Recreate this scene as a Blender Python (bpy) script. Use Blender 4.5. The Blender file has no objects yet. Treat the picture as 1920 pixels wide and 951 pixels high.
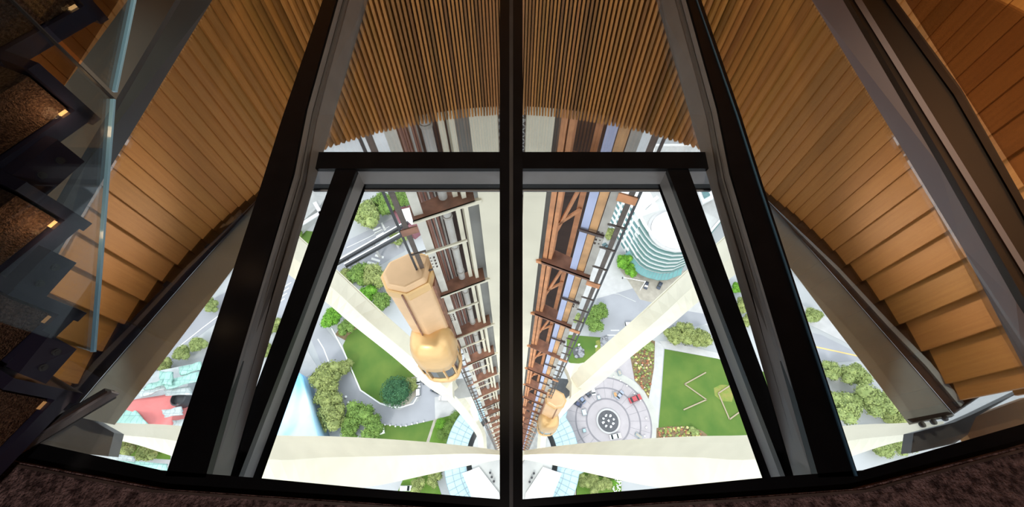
import bpy, bmesh, math, random
from mathutils import Vector, Matrix
R = random.Random(7)
C = bpy.context.scene
COL = C.collection
# ------------------------------------------------------------------ camera, sky, sun, lamps, exposure
FPX = 747.0                                  # focal length in pixels of the 1920-wide frame
TH = math.atan(440 / FPX)                    # tilt away from straight down
CAMZ = 150.0
cam = bpy.data.objects.new('camera', bpy.data.cameras.new('camera'))
COL.objects.link(cam)
cam.location = (0, 0, CAMZ)
cam.rotation_euler = (TH, 0, 0)
cam.data.sensor_width = 36
cam.data.lens = FPX / 1920 * 36
cam.data.clip_start = 0.05
cam.data.clip_end = 2000
C.camera = cam
w = bpy.data.worlds.new('overcast'); C.world = w; w.use_nodes = True
bg = w.node_tree.nodes['Background']
bg.inputs[0].default_value = (0.90, 0.95, 1.0, 1)
bg.inputs[1].default_value = 2.2
C.view_settings.view_transform = 'Standard'
C.view_settings.look = 'None'
C.view_settings.exposure = 0.0
C.view_settings.gamma = 1.0
C.view_settings.use_curve_mapping = False
sun = bpy.data.lights.new('sun', 'SUN'); sun.energy = 2.0; sun.angle = math.radians(12); sun.color = (1, .96, .9)
so = bpy.data.objects.new('sun', sun); COL.objects.link(so)
so.rotation_euler = (math.radians(44), 0, math.radians(-14))     # from behind the viewer, high
def spot(name, loc, target, power, size=1.1, col=(1, .72, .42), rad=.12):
    l = bpy.data.lights.new(name, 'SPOT'); l.energy = power; l.spot_size = size; l.spot_blend = .8; l.color = col
    l.shadow_soft_size = rad
    o = bpy.data.objects.new(name, l); COL.objects.link(o); o.location = loc
    o.rotation_euler = (Vector(target) - Vector(loc)).to_track_quat('-Z', 'Y').to_euler()
# ceiling downlights of the drum: high above the floor and out of the frame, washing the timber
spot('downlight', (-2.2, 2.5, 151.5), (-4.3, .7, 147.3), 660, 1.36, (1, .78, .54))
spot('downlight', (2.2, 2.5, 151.5), (4.3, .7, 147.3), 660, 1.36, (1, .78, .54))
spot('downlight', (0, .6, 151.5), (0, 4.4, 147.6), 230, 1.9, (1, .78, .54))
spot('downlight', (0, -1.5, 151.5), (-.4, -.6, 148.5), 140, 2.3, (1, .88, .78))

# ------------------------------------------------------------------ helpers
def P(px, py, d):
    """the place at depth d below the eye that the photograph shows at pixel px, py"""
    a = (px - 960) / FPX; b = -(py - 475.5) / FPX
    x = a; y = math.sin(TH) + b * math.cos(TH); z = -math.cos(TH) + b * math.sin(TH)
    k = d / -z
    return Vector((x * k, y * k, CAMZ - d))
def G(px, py, h=0.0): return P(px, py, CAMZ - h)
def mir(pts): return [(1920 - p[0],) + tuple(p[1:]) for p in pts]

def mat(name, col, rough=.6, metal=0., var=.0, scale=5., col2=None, bump=0., bscale=60., emit=0., spec=.5, detail=4.):
    m = bpy.data.materials.new(name); m.use_nodes = True
    nt = m.node_tree; b = nt.nodes['Principled BSDF']
    b.inputs['Base Color'].default_value = (*col, 1)
    b.inputs['Roughness'].default_value = rough
    b.inputs['Metallic'].default_value = metal
    b.inputs['Specular IOR Level'].default_value = spec
    tc = nt.nodes.new('ShaderNodeTexCoord')
    if var or col2:
        n = nt.nodes.new('ShaderNodeTexNoise'); n.inputs['Scale'].default_value = scale; n.inputs['Detail'].default_value = detail
        nt.links.new(tc.outputs['Object'], n.inputs['Vector'])
        r = nt.nodes.new('ShaderNodeValToRGB')
        c2 = col2 or tuple(c * (1 - var) for c in col)
        r.color_ramp.elements[0].position = .35; r.color_ramp.elements[1].position = .68
        r.color_ramp.elements[0].color = (*c2, 1); r.color_ramp.elements[1].color = (*col, 1)
        nt.links.new(n.outputs['Fac'], r.inputs['Fac']); nt.links.new(r.outputs['Color'], b.inputs['Base Color'])
    if bump:
        n2 = nt.nodes.new('ShaderNodeTexNoise'); n2.inputs['Scale'].default_value = bscale
        nt.links.new(tc.outputs['Object'], n2.inputs['Vector'])
        bp = nt.nodes.new('ShaderNodeBump'); bp.inputs['Strength'].default_value = bump; bp.inputs['Distance'].default_value = .02
        nt.links.new(n2.outputs['Fac'], bp.inputs['Height']); nt.links.new(bp.outputs['Normal'], b.inputs['Normal'])
    if emit:
        b.inputs['Emission Color'].default_value = (*col, 1); b.inputs['Emission Strength'].default_value = emit
    return m
def glassmat(name, tint=(.95, .97, .97), refl=.5, opacity=0., body=(.05, .05, .06), rough=.02):
    m = bpy.data.materials.new(name); m.use_nodes = True
    nt = m.node_tree; nt.nodes.clear()
    out = nt.nodes.new('ShaderNodeOutputMaterial')
    t = nt.nodes.new('ShaderNodeBsdfTransparent'); t.inputs[0].default_value = (*tint, 1)
    last = t.outputs[0]
    if opacity:
        d = nt.nodes.new('ShaderNodeBsdfPrincipled'); d.inputs['Base Color'].default_value = (*body, 1); d.inputs['Roughness'].default_value = .35
        mx = nt.nodes.new('ShaderNodeMixShader'); mx.inputs[0].default_value = opacity
        nt.links.new(last, mx.inputs[1]); nt.links.new(d.outputs[0], mx.inputs[2]); last = mx.outputs[0]
    g = nt.nodes.new('ShaderNodeBsdfGlossy'); g.inputs['Roughness'].default_value = rough
    f = nt.nodes.new('ShaderNodeFresnel'); f.inputs[0].default_value = 1.45
    mu = nt.nodes.new('ShaderNodeMath'); mu.operation = 'MULTIPLY'; mu.inputs[1].default_value = refl
    nt.links.new(f.outputs[0], mu.inputs[0])
    m2 = nt.nodes.new('ShaderNodeMixShader')
    nt.links.new(mu.outputs[0], m2.inputs[0]); nt.links.new(last, m2.inputs[1]); nt.links.new(g.outputs[0], m2.inputs[2])
    nt.links.new(m2.outputs[0], out.inputs[0])
    return m
def woodmat(name, c1, c2):
    m = mat(name, c1, .5, spec=.3)
    nt = m.node_tree; b = nt.nodes['Principled BSDF']
    tc = nt.nodes.new('ShaderNodeTexCoord'); mp = nt.nodes.new('ShaderNodeMapping'); mp.inputs['Scale'].default_value = (38, 38, 1.6)
    n = nt.nodes.new('ShaderNodeTexNoise'); n.inputs['Scale'].default_value = 1; n.inputs['Detail'].default_value = 6; n.inputs['Roughness'].default_value = .65
    r = nt.nodes.new('ShaderNodeValToRGB')
    r.color_ramp.elements[0].position = .3; r.color_ramp.elements[1].position = .7
    r.color_ramp.elements[0].color = (*c2, 1); r.color_ramp.elements[1].color = (*c1, 1)
    at = nt.nodes.new('ShaderNodeVertexColor'); at.layer_name = 'board'
    mx = nt.nodes.new('ShaderNodeMix'); mx.data_type = 'RGBA'; mx.blend_type = 'MULTIPLY'; mx.inputs[0].default_value = 1
    L = nt.links.new
    L(tc.outputs['Object'], mp.inputs[0]); L(mp.outputs[0], n.inputs['Vector']); L(n.outputs['Fac'], r.inputs[0])
    L(r.outputs[0], mx.inputs[6]); L(at.outputs[0], mx.inputs[7]); L(mx.outputs[2], b.inputs['Base Color'])
    return m

class MB:
    def __init__(s): s.bm = bmesh.new()
    def face(s, pts):
        try: return s.bm.faces.new([s.bm.verts.new(p) for p in pts])
        except ValueError: return None
    def prism(s, pts, off):
        off = Vector(off); a = [s.bm.verts.new(p) for p in pts]; b = [s.bm.verts.new(Vector(p) + off) for p in pts]
        n = len(a); s.bm.faces.new(a); s.bm.faces.new(b[::-1])
        for i in range(n): s.bm.faces.new((a[i], b[i], b[(i + 1) % n], a[(i + 1) % n]))
    def loft(s, secs, cap=True, closed=True):
        rows = [[s.bm.verts.new(p) for p in q] for q in secs]; n = len(rows[0])
        for r0, r1 in zip(rows, rows[1:]):
            for i in range(n if closed else n - 1): s.bm.faces.new((r0[i], r0[(i + 1) % n], r1[(i + 1) % n], r1[i]))
        if cap and closed: s.bm.faces.new(rows[0][::-1]); s.bm.faces.new(rows[-1])
        return rows
    def box(s, c, sz, rz=0., M=None):
        m = Matrix.Translation(c) @ (M if M else Matrix.Rotation(rz, 4, 'Z')) @ Matrix.Diagonal((*sz, 1))
        bmesh.ops.create_cube(s.bm, size=1, matrix=m)
    def bar(s, a, b, wx, wy=None, up=(0, 0, 1)):
        a = Vector(a); b = Vector(b); d = (b - a)
        z = d.normalized(); u = Vector(up)
        if abs(z.dot(u)) > .98: u = Vector((1, 0, 0))
        x = u.cross(z).normalized(); y = z.cross(x)
        wy = wy or wx
        s.loft([[p + x * (i * wx / 2) + y * (j * wy / 2) for i, j in ((-1, -1), (1, -1), (1, 1), (-1, 1))] for p in (a, b)])
    def tube(s, a, b, r, n=12, r2=None):
        a = Vector(a); b = Vector(b); z = (b - a).normalized(); u = Vector((0, 0, 1)) if abs(z.z) < .9 else Vector((1, 0, 0))
        x = u.cross(z).normalized(); y = z.cross(x); r2 = r if r2 is None else r2
        s.loft([[p + (x * math.cos(t * math.tau / n) + y * math.sin(t * math.tau / n)) * q for t in range(n)] for p, q in ((a, r), (b, r2))])
    def lathe(s, c, prof, n=48):
        c = Vector(c)
        s.loft([[c + Vector((r * math.cos(t * math.tau / n), r * math.sin(t * math.tau / n), z)) for t in range(n)] for r, z in prof], cap=prof[0][0] > 1e-4 and prof[-1][0] > 1e-4 and prof[0] != prof[-1])
    def ico(s, c, r, sub=2, sc=(1, 1, 1), jit=0.):
        v = bmesh.ops.create_icosphere(s.bm, subdivisions=sub, radius=1)['verts']
        for q in v:
            k = 1 + R.uniform(-jit, jit)
            q.co = Vector((q.co.x * sc[0] * r * k, q.co.y * sc[1] * r * k, q.co.z * sc[2] * r * k)) + Vector(c)
    def build(s, name, m, parent=None, smooth=False, bevel=0., fix=True):
        if fix: bmesh.ops.recalc_face_normals(s.bm, faces=s.bm.faces[:])
        base = Vector((0, 0, 0)); q = parent
        while q: base += q.location; q = q.parent
        if parent is None and len(s.bm.verts):
            vs = [v.co for v in s.bm.verts]
            base = Vector(((min(v.x for v in vs) + max(v.x for v in vs)) / 2, (min(v.y for v in vs) + max(v.y for v in vs)) / 2, min(v.z for v in vs)))
        bmesh.ops.translate(s.bm, verts=s.bm.verts[:], vec=-base)
        me = bpy.data.meshes.new(name); s.bm.to_mesh(me); s.bm.free()
        me.materials.append(m)
        if smooth:
            for p in me.polygons: p.use_smooth = True
        o = bpy.data.objects.new(name, me); COL.objects.link(o)
        if parent: o.parent = parent
        else: o.location = base
        if bevel:
            b = o.modifiers.new('bevel', 'BEVEL'); b.width = bevel; b.segments = 2; b.limit_method = 'ANGLE'
        return o
def tag(o, label, cat, group=None, kind='thing'):
    o['label'] = label; o['category'] = cat
    if kind: o['kind'] = kind
    if group: o['group'] = group
    return o
def struct(o, label=None, cat=None):
    o['kind'] = 'structure'
    if label: o['label'] = label
    if cat: o['category'] = cat
    return o
def thing(name, loc, label, cat, group=None):
    o = bpy.data.objects.new(name, None); COL.objects.link(o); o.location = loc; o.empty_display_size = .3
    return tag(o, label, cat, group)
def copy_tree(o, parent=None):
    c = o.copy(); COL.objects.link(c)
    if parent: c.parent = parent
    for ch in list(o.children): copy_tree(ch, c)
    return c

M = {}
M['black'] = mat('black_coated_steel', (.006, .006, .0075), .3, var=.3, scale=9, spec=.22)
M['grey_face'] = mat('lit_grey_steel', (.20, .205, .22), .38, var=.15, scale=4)  # sides of the black beams, paler: light on them put into the colour
M['stop'] = mat('grey_glazing_gasket', (.10, .10, .105), .4)
M['steel'] = mat('grey_galvanised_steel', (.46, .59, .70), .5, var=.15, scale=3)
M['dark_steel'] = mat('dark_steel', (.045, .045, .05), .4, var=.3, scale=5)
M['rust_dark'] = mat('brown_primer_steel', (.09, .06, .055), .5, var=.4, scale=8)
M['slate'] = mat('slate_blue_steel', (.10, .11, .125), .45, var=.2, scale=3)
M['glass'] = glassmat('clear_glass')
M['rail_glass'] = glassmat('tinted_rail_glass', (.80, .84, .86), .35)
M['glass_edge'] = mat('glass_edge', (.36, .68, .95), .12)
M['ghost'] = glassmat('ghost_band', (.60, .52, .48), .2, .66, (.19, .165, .18), .3)  # this and the next two put ghost reflections into a see-through body
M['ghost_cap'] = glassmat('brown_ghost_band', (.45, .38, .33), .2, .55, (.02, .016, .014), .3)
M['ghost2'] = glassmat('dark_ghost_band', (.5, .45, .42), .2, .88, (.045, .062, .075), .2)
M['tint'] = glassmat('dimming_glass', (.62, .52, .43), .3)  # darkens the top corners; their dimness put into a pane
M['wood'] = woodmat('oak_slats', (.53, .235, .058), (.41, .172, .038))
M['backing'] = mat('dark_backing', (.045, .028, .018), .9)
M['carpet'] = mat('brown_loop_carpet', (.26, .165, .165), .95, col2=(.05, .03, .031), scale=48, bump=.9, bscale=120, spec=.1, detail=3)
M['carpet2'] = mat('brown_stair_carpet', (.15, .085, .055), .95, col2=(.05, .026, .018), scale=120, bump=.8, bscale=200, spec=.1)
M['indigo'] = mat('dark_indigo_steel', (.022, .020, .042), .35)
M['cream'] = mat('cream_paint', (.80, .75, .60), .5, var=.08, scale=.8)
M['cream2'] = mat('cream_paint_columns', (.66, .61, .48), .5, var=.12, scale=.7)
M['col_grey'] = mat('grey_paint', (.36, .36, .35), .5, var=.25, scale=.8)
M['orange'] = mat('rust_orange_primer', (.62, .27, .12), .6, var=.35, scale=2.5)
M['rust'] = mat('rust_brown_plate', (.30, .14, .09), .6, var=.45, scale=2.5)
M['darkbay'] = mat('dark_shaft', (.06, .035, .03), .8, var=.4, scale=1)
M['lavender'] = mat('pale_blue_paint', (.42, .46, .66), .45, var=.15, scale=1)
M['tanstrip'] = mat('tan_orange_paint', (.66, .36, .16), .5, var=.4, scale=1.5)
M['railgrey'] = mat('grey_rail_paint', (.40, .37, .33), .5, var=.25, scale=2)
M['railpale'] = mat('pale_rail_paint', (.60, .57, .50), .5, var=.2, scale=2)
M['darkrail'] = mat('dark_guide_rail', (.13, .10, .085), .4, .3, var=.3, scale=3)
M['pipe'] = mat('pale_pipe', (.46, .44, .41), .45, var=.2, scale=2)
M['cable'] = mat('copper_brown_cable', (.26, .12, .09), .5)
M['gold'] = mat('gold_paint', (.80, .50, .22), .33, .55, var=.12, scale=1.2)
M['tan'] = mat('tan_gold_panel', (.78, .50, .28), .45, .25, var=.15, scale=1.2)
M['car_window'] = mat('dark_window', (.02, .025, .03), .08)
M['ground'] = mat('pale_concrete', (.42, .43, .44), .9, var=.14, scale=.06)
M['asphalt'] = mat('grey_asphalt', (.34, .345, .375), .9, var=.12, scale=.12)
M['pave'] = mat('pale_pavement', (.50, .49, .49), .9, var=.12, scale=.4)
M['white_line'] = mat('white_paint', (.75, .75, .74), .7)
M['orange_line'] = mat('yellow_line', (.75, .50, .18), .7)
M['grass'] = mat('green_grass', (.125, .185, .042), .95, col2=(.075, .145, .032), scale=.11, bump=.5, bscale=4, spec=.1)
M['grass2'] = mat('dull_green_grass', (.13, .22, .045), .95, col2=(.10, .19, .03), scale=.3, spec=.1)
M['soil'] = mat('brown_soil', (.24, .17, .10), .95, var=.35, scale=.9, spec=.1)
M['sandy'] = mat('sandy_path', (.44, .40, .34), .95, var=.2, scale=.5, spec=.1)
M['worn'] = mat('worn_grass', (.27, .24, .08), .95, col2=(.17, .24, .05), scale=.6, spec=.1)
M['plaza'] = mat('pinkish_paving', (.42, .385, .40), .9, var=.10, scale=.3)
M['plaza_ring'] = mat('grey_paving_ring', (.24, .225, .245), .9, var=.1, scale=.6)
M['plaza_out'] = mat('pale_green_grey_paving', (.47, .465, .43), .9, var=.1, scale=.3)
M['white'] = mat('white_surface', (.82, .82, .82), .6)
M['bark'] = mat('bark', (.12, .085, .06), .9)
for k, c1, c2 in (('leaf_olive', (.34, .38, .14), (.19, .23, .08)), ('leaf_green', (.22, .33, .085), (.11, .19, .045)),
                  ('leaf_bright', (.20, .42, .05), (.10, .25, .03)), ('leaf_dark', (.075, .18, .085), (.035, .10, .05)),
                  ('leaf_pale', (.36, .42, .16), (.22, .28, .10))):
    M[k] = mat(k, c1, .8, col2=c2, scale=2.6, spec=.15)
    nt = M[k].node_tree; bs = nt.nodes['Principled BSDF']; src = bs.inputs['Base Color'].links[0].from_socket
    vc = nt.nodes.new('ShaderNodeVertexColor'); vc.layer_name = 'clump'
    mx = nt.nodes.new('ShaderNodeMix'); mx.data_type = 'RGBA'; mx.blend_type = 'MULTIPLY'; mx.inputs[0].default_value = 1
    nt.links.new(src, mx.inputs[6]); nt.links.new(vc.outputs[0], mx.inputs[7]); nt.links.new(mx.outputs[2], bs.inputs['Base Color'])
M['timber'] = mat('weathered_timber', (.34, .28, .19), .8)
M['teal'] = mat('teal_spandrel', (.16, .27, .26), .35, var=.1, scale=.3)
M['teal_glass'] = mat('teal_glazing', (.13, .26, .27), .15)
M['teal_roof'] = mat('teal_canopy_roof', (.14, .33, .33), .45, var=.15, scale=.5)
M['fac_white'] = mat('white_facade', (.66, .67, .66), .6)
M['roofgrey'] = mat('pale_roof', (.52, .52, .51), .8, var=.15, scale=.2)
M['blue_metal'] = mat('blue_shiny_metal', (.25, .56, .90), .2, .3, col2=(.60, .80, .96), scale=.05)  # paler tone paints bright highlights into the blue
M['red_metal'] = mat('red_metal', (.70, .20, .19), .4, .15, var=.2, scale=.15)
M['seafoam'] = mat('seafoam_panel', (.33, .56, .50), .45, .1, var=.25, scale=.25)
M['silver'] = mat('silver_panel', (.48, .52, .53), .45, .2, var=.25, scale=.25)
M['skyglass'] = mat('pale_blue_roof_glass', (.42, .58, .64), .2, var=.15, scale=.4)
M['mullion'] = mat('grey_blue_mullion', (.24, .31, .34), .5)
M['rock'] = mat('grey_rock', (.34, .34, .37), .8, var=.45, scale=1.0, bump=.6, bscale=3)
M['water'] = mat('dark_basin', (.09, .09, .10), .3, var=.2, scale=1)
M['foam'] = mat('white_water', (.85, .87, .88), .5)
M['maroon'] = mat('maroon_panel', (.25, .10, .12), .6)

# ------------------------------------------------------------------ structure: timber drum, ceiling, carpet floor
DW = 4.0
_r = [(0, 1.185), (15, 1.18), (28, 1.19), (33, 1.195), (46.5, 1.146), (58.6, 1.11), (67.6, 1.095), (80.4, 1.09), (81.0, 1.42), (181, 1.42)]
def wall_r(a):
    a = abs(math.degrees(a))
    for (a0, r0), (a1, r1) in zip(_r, _r[1:]):
        if a <= a1: return (r0 + (r1 - r0) * (a - a0) / (a1 - a0)) * DW
    return 1.1 * DW
def step(a):                                   # angular pitch of the slats, fine in the middle and broad at the sides
    a = abs(math.degrees(a))
    t = [(0, .0076), (28, .0145), (50, .027), (64, .060), (80, .085), (181, .10)]
    for (a0, r0), (a1, r1) in zip(t, t[1:]):
        if a <= a1: return r0 + (r1 - r0) * (a - a0) / (a1 - a0)
    return .1
def slat_wall(name, a0, a1, sgn):
    mb = MB(); lay = mb.bm.loops.layers.color.new('board')
    a = a0
    while a < a1:
        da = step(a) if not 80.2 < math.degrees(a) < 81 else .012
        if math.degrees(a) < 80.2 < math.degrees(a + da): da = math.radians(80.3) - a
        am = a + da / 2
        r = wall_r(am); pitch = da * r
        # boards stand edge-on in the middle of the wall and turn flat, overlapping like shingles, towards the sides
        t = min(1, max(0, (math.degrees(am) - 6) / 46)); t = t * t * (3 - 2 * t)
        turn = math.radians(4 + 69 * t)
        wdt = pitch * 1.16 if t > .5 else max(.10, pitch * 1.06); th = max(.022, pitch * .52) if t < .35 else .03
        A = am * sgn
        rad = Vector((math.sin(A), math.cos(A), 0)); tan = Vector((math.cos(A), -math.sin(A), 0)) * sgn
        ax = (rad * math.cos(turn) - tan * math.sin(turn)) * -1      # across the board: inner edge towards the viewer
        nx = Vector((-ax.y, ax.x, 0))
        c = rad * (r + .03)
        zb = CAMZ - DW + R.uniform(-.004, .004); zt = CAMZ + 1.6
        n0 = len(mb.bm.faces)
        q = [c + ax * (i * wdt / 2) + nx * (j * th / 2) for i, j in ((-1, -1), (1, -1), (1, 1), (-1, 1))]
        mb.loft([[Vector((p.x, p.y, zb)) for p in q], [Vector((p.x, p.y, zt)) for p in q]])
        v = R.uniform(.72, 1.12) if t < .6 else R.uniform(.90, 1.04)
        col = (v * R.uniform(.98, 1.02), v, v * R.uniform(.95, 1.03), 1)
        mb.bm.faces.ensure_lookup_table()
        for f in mb.bm.faces[n0:]:
            for l in f.loops: l[lay] = col
        a += da
    return mb.build(name, M['wood'], fix=True)
struct(slat_wall('wall_left', math.radians(30), math.radians(180), -1))
struct(slat_wall('wall_right', math.radians(30), math.radians(180), 1))
def backing():
    mb = MB(); n = 160
    rows = [[], [], [], []]
    for i in range(n):
        A = -math.pi + i * math.tau / n; r = wall_r(A)
        rd = Vector((math.sin(A), math.cos(A), 0))
        for k, (dr, z) in enumerate(((.13, DW - .03), (.13, -1.75), (.30, -1.75), (.30, DW - .03))):
            p = rd * (r + dr); rows[k].append(Vector((p.x, p.y, CAMZ - z)))
    mb.loft(rows + [rows[0]], cap=False)
    return mb.build('wall_backing', M['backing'])
struct(backing())
# front wall: fine slats, one curved run over the middle
def front():
    mb = MB(); lay = mb.bm.loops.layers.color.new('board')
    for sgn in (-1, 1):
        a = 0.0
        while a < math.radians(30):
            da = step(a); am = a + da / 2; r = wall_r(am); pitch = da * r
            t = min(1, max(0, (math.degrees(am) - 6) / 46)); t = t * t * (3 - 2 * t)
            turn = math.radians(4 + 69 * t); A = am * sgn
            rad = Vector((math.sin(A), math.cos(A), 0)); tan = Vector((math.cos(A), -math.sin(A), 0)) * sgn
            ax = (rad * math.cos(turn) - tan * math.sin(turn)) * -1; nx = Vector((-ax.y, ax.x, 0))
            c = rad * (r + .03); wdt = max(.10, pitch * 1.06); th = min(max(.024, pitch * .56), .05)
            q = [c + ax * (i * wdt / 2) + nx * (j * th / 2) for i, j in ((-1, -1), (1, -1), (1, 1), (-1, 1))]
            zb = CAMZ - DW + R.uniform(-.004, .004); n0 = len(mb.bm.faces)
            mb.loft([[Vector((p.x, p.y, zb)) for p in q], [Vector((p.x, p.y, CAMZ + 1.6)) for p in q]])
            v = R.uniform(.72, 1.12); col = (v, v * R.uniform(.97, 1.02), v * R.uniform(.92, 1.04), 1)
            mb.bm.faces.ensure_lookup_table()
            for f in mb.bm.faces[n0:]:
                for l in f.loops: l[lay] = col
            a += da
    return mb.build('wall_front', M['wood'])
struct(front())
mb = MB(); mb.lathe((0, 0, CAMZ), [(6.4, 1.62), (6.4, 1.80)], 96); struct(mb.build('ceiling', M['backing']))
# underside of the building outside the drum, shading the tower below it
def ring_slab(name, m, r0, r1, z0, z1, c=(0, 0), n=96):
    mb = MB(); rows = []
    for r, z in ((r0, z0), (r1, z0), (r1, z1), (r0, z1)):
        rows.append([Vector((c[0] + r * math.sin(i * math.tau / n), c[1] + r * math.cos(i * math.tau / n), z)) for i in range(n)])
    mb.loft(rows + [rows[0]], cap=False)
    return mb.build(name, m)
struct(ring_slab('ceiling_soffit', M['cream2'], 5.3, 13.5, 148.9, 149.5, (0, 6.5)) if False else ring_slab('ceiling_soffit', M['cream2'], 5.9, 11.5, 148.9, 149.4))

DF = 1.5
in_edge = [(-60, 804), (40, 824), (303, 882), (490, 897), (700, 917), (960, 938), (1220, 917), (1420, 897), (1617, 882), (1880, 806), (1990, 775)]
out_edge = [(-60, 846), (8, 862), (303, 917), (490, 930), (700, 944), (960, 964), (1220, 944), (1430, 930), (1606, 917), (1912, 838), (1990, 814)]
mb = MB()
oe = [P(x, y, 1.47) for x, y in out_edge]
poly = [Vector((-4.35, oe[0].y, oe[0].z))] + oe + [Vector((4.35, oe[-1].y, oe[0].z))]
pl = [Vector((p.x, p.y, p.z)) for p in poly]
arc = [Vector((4.32 * math.sin(a), 4.32 * math.cos(a), oe[0].z)) for a in [math.radians(92 + i * 8) for i in range(23)]]
mb.prism(pl + arc, (0, 0, -.30)); struct(mb.build('floor', M['carpet']))

# ------------------------------------------------------------------ floor frame: sills, beams, mullions, panes
def sill(name, i0, i1, label):
    t = thing(name, P(*out_edge[(i0 + i1) // 2], 1.8), label, 'floor frame')
    mb = MB()
    secs = []
    for i in range(i0, i1 + 1):
        a = P(*in_edge[i], DF); b = P(*out_edge[i], DF) 
        secs.append([a, b, b + Vector((0, 0, -.14)), a.lerp(b, .7) + Vector((0, 0, -.14))])
    mb.loft(secs); mb.build('sill_bar', M['black'], t)
    mb = MB(); secs = []
    for i in range(i0, i1 + 1):
        b = P(*out_edge[i], DF)
        secs.append([b + Vector((0, dy, dz)) for dy, dz in ((-.002, 0), (-.010, 0), (-.010, .034), (-.002, .034))])
    mb.loft(secs); mb.build('edge_strip', M['rust_dark'], t)
sill('floor_sill', 0, 2, 'black floor sill between the carpet and the glass below the staircase')
sill('floor_sill', 2, 8, 'long black floor sill along the carpet edge under the middle windows')
sill('floor_sill', 8, 10, 'short black floor sill below the pane with the bolted beam end')

def beam(name, label, outer, top, ledge, low, near, far, caps, m_web, m_cap, m_stop, mirror=False):
    """outer / top / ledge / low: pixel polylines of one deep bar, low sits lower; near..far its lower depth"""
    f = mir if mirror else (lambda q: q)
    outer, top, ledge, low = f(outer), f(top), f(ledge) if ledge else None, f(low); n = len(outer)
    O = [P(*p, caps) for p in outer]; T = [P(*p, caps) for p in top]
    ds = [near + (far - near) * i / (n - 1) for i in range(n)]
    B = [P(*p, d) for p, d in zip(low, ds)]
    t = thing(name, (O[0] + T[0]) / 2, label, 'beam')
    mb = MB()
    mb.loft([[o, q, q + Vector((0, 0, -.03)), o + Vector((0, 0, -.03))] for o, q in zip(O, T)])
    mb.build('beam_cap', m_cap, t)
    mb = MB()
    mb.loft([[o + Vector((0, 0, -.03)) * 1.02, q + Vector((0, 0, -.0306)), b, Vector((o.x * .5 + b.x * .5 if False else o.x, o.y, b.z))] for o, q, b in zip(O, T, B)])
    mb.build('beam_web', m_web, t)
    if ledge:
        L = [P(*p, caps + .05) for p in ledge]
        mb = MB()
        secs = []
        for q, l in zip(T, L):
            u = (l - q); u.z = 0
            e = u.normalized() * .012
            secs.append([Vector((l.x, l.y, l.z)), l + e * .0 + Vector((0, 0, -.03)), Vector((q.x, q.y, l.z - .03)), Vector((q.x, q.y, l.z))])
        mb.loft(secs); mb.build('glazing_stop', m_stop, t)
        mb = MB()
        mb.loft([[q + (l - q) * .45 + Vector((0, 0, .022)), q + (l - q) * .70 + Vector((0, 0, .012)), q + (l - q) * .70 + Vector((0, 0, -.004)), q + (l - q) * .45 + Vector((0, 0, -.004))] for q, l in zip(T, L)])
        mb.build('gasket', M['grey_face'], t)
    return t
MO = [(310, 893), (490, 345), (530, 218), (605, 0), (626, -62)]
MT = [(385, 896), (548, 330), (572, 210), (630, 0), (647, -62)]
ML = [(398, 898), (567, 334), (590, 212), (648, 0), (665, -62)]
MLo = [(430, 900), (594, 330), (627, 214), (690, 0), (708, -62)]
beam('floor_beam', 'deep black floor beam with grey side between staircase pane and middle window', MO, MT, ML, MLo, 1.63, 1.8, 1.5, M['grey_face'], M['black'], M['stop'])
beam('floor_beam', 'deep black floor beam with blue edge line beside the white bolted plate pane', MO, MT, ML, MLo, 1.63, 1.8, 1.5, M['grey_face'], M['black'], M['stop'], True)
mb = MB(); mb.loft([[p + Vector((.006, 0, 0)), p + Vector((.014, 0, 0)), p + Vector((.014, 0, .006)), p + Vector((.006, 0, .006))] for p in [P(x - 12, y, 1.499) for x, y in mir(MO)]])
tag(mb.build('glass_joint', mat('blue_joint', (.05, .12, .2), .3)), 'thin blue glass joint line running along the outer edge of the black beam', 'joint strip')
# outer bars: ghost reflections of the frame, built as translucent beams
SO = [(-110, 560), (0, 375), (118, 165), (240, 0), (280, -62)]
ST = [(-115, 735), (0, 560), (150, 300), (329, 0), (366, -62)]
SL = [(-105, 760), (6, 580), (160, 305), (345, 0), (382, -62)]
SLo = [(-100, 850), (0, 690), (116, 464), (398, 0), (436, -62)]
beam('ghost_beam', 'dark ghost reflection of a floor beam behind the glass balustrade and stair treads', SO, ST, None, SLo, 1.60, 1.68, 1.5, M['ghost2'], M['ghost2'], M['stop'])
t = beam('ghost_beam', 'translucent grey ghost reflection of a floor beam with timber boards showing through it', SO, ST, None, SLo, 1.60, 1.68, 1.5, M['ghost'], M['ghost_cap'], M['stop'], True)
mb = MB(); q = mir([(-100, 560), (2, 372), (118, 172), (243, 0), (283, -62)])
mb.loft([[P(x, y, 1.49), P(x - 13, y + 6, 1.49), P(x - 13, y + 6, 1.52), P(x, y, 1.52)] for x, y in q]); mb.build('edge_bar', M['black'], t)
mb = MB(); q = mir([(-108, 775), (20, 570), (140, 375), (372, 0), (410, -62)])
mb.loft([[P(x + 38, y, 1.492), P(x + 22, y - 3, 1.492), P(x + 22, y - 3, 1.50), P(x + 38, y, 1.50)] for x, y in [(x + 30, y) for x, y in q]]); mb.build('glazing_stop', M['ghost'], t)

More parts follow.
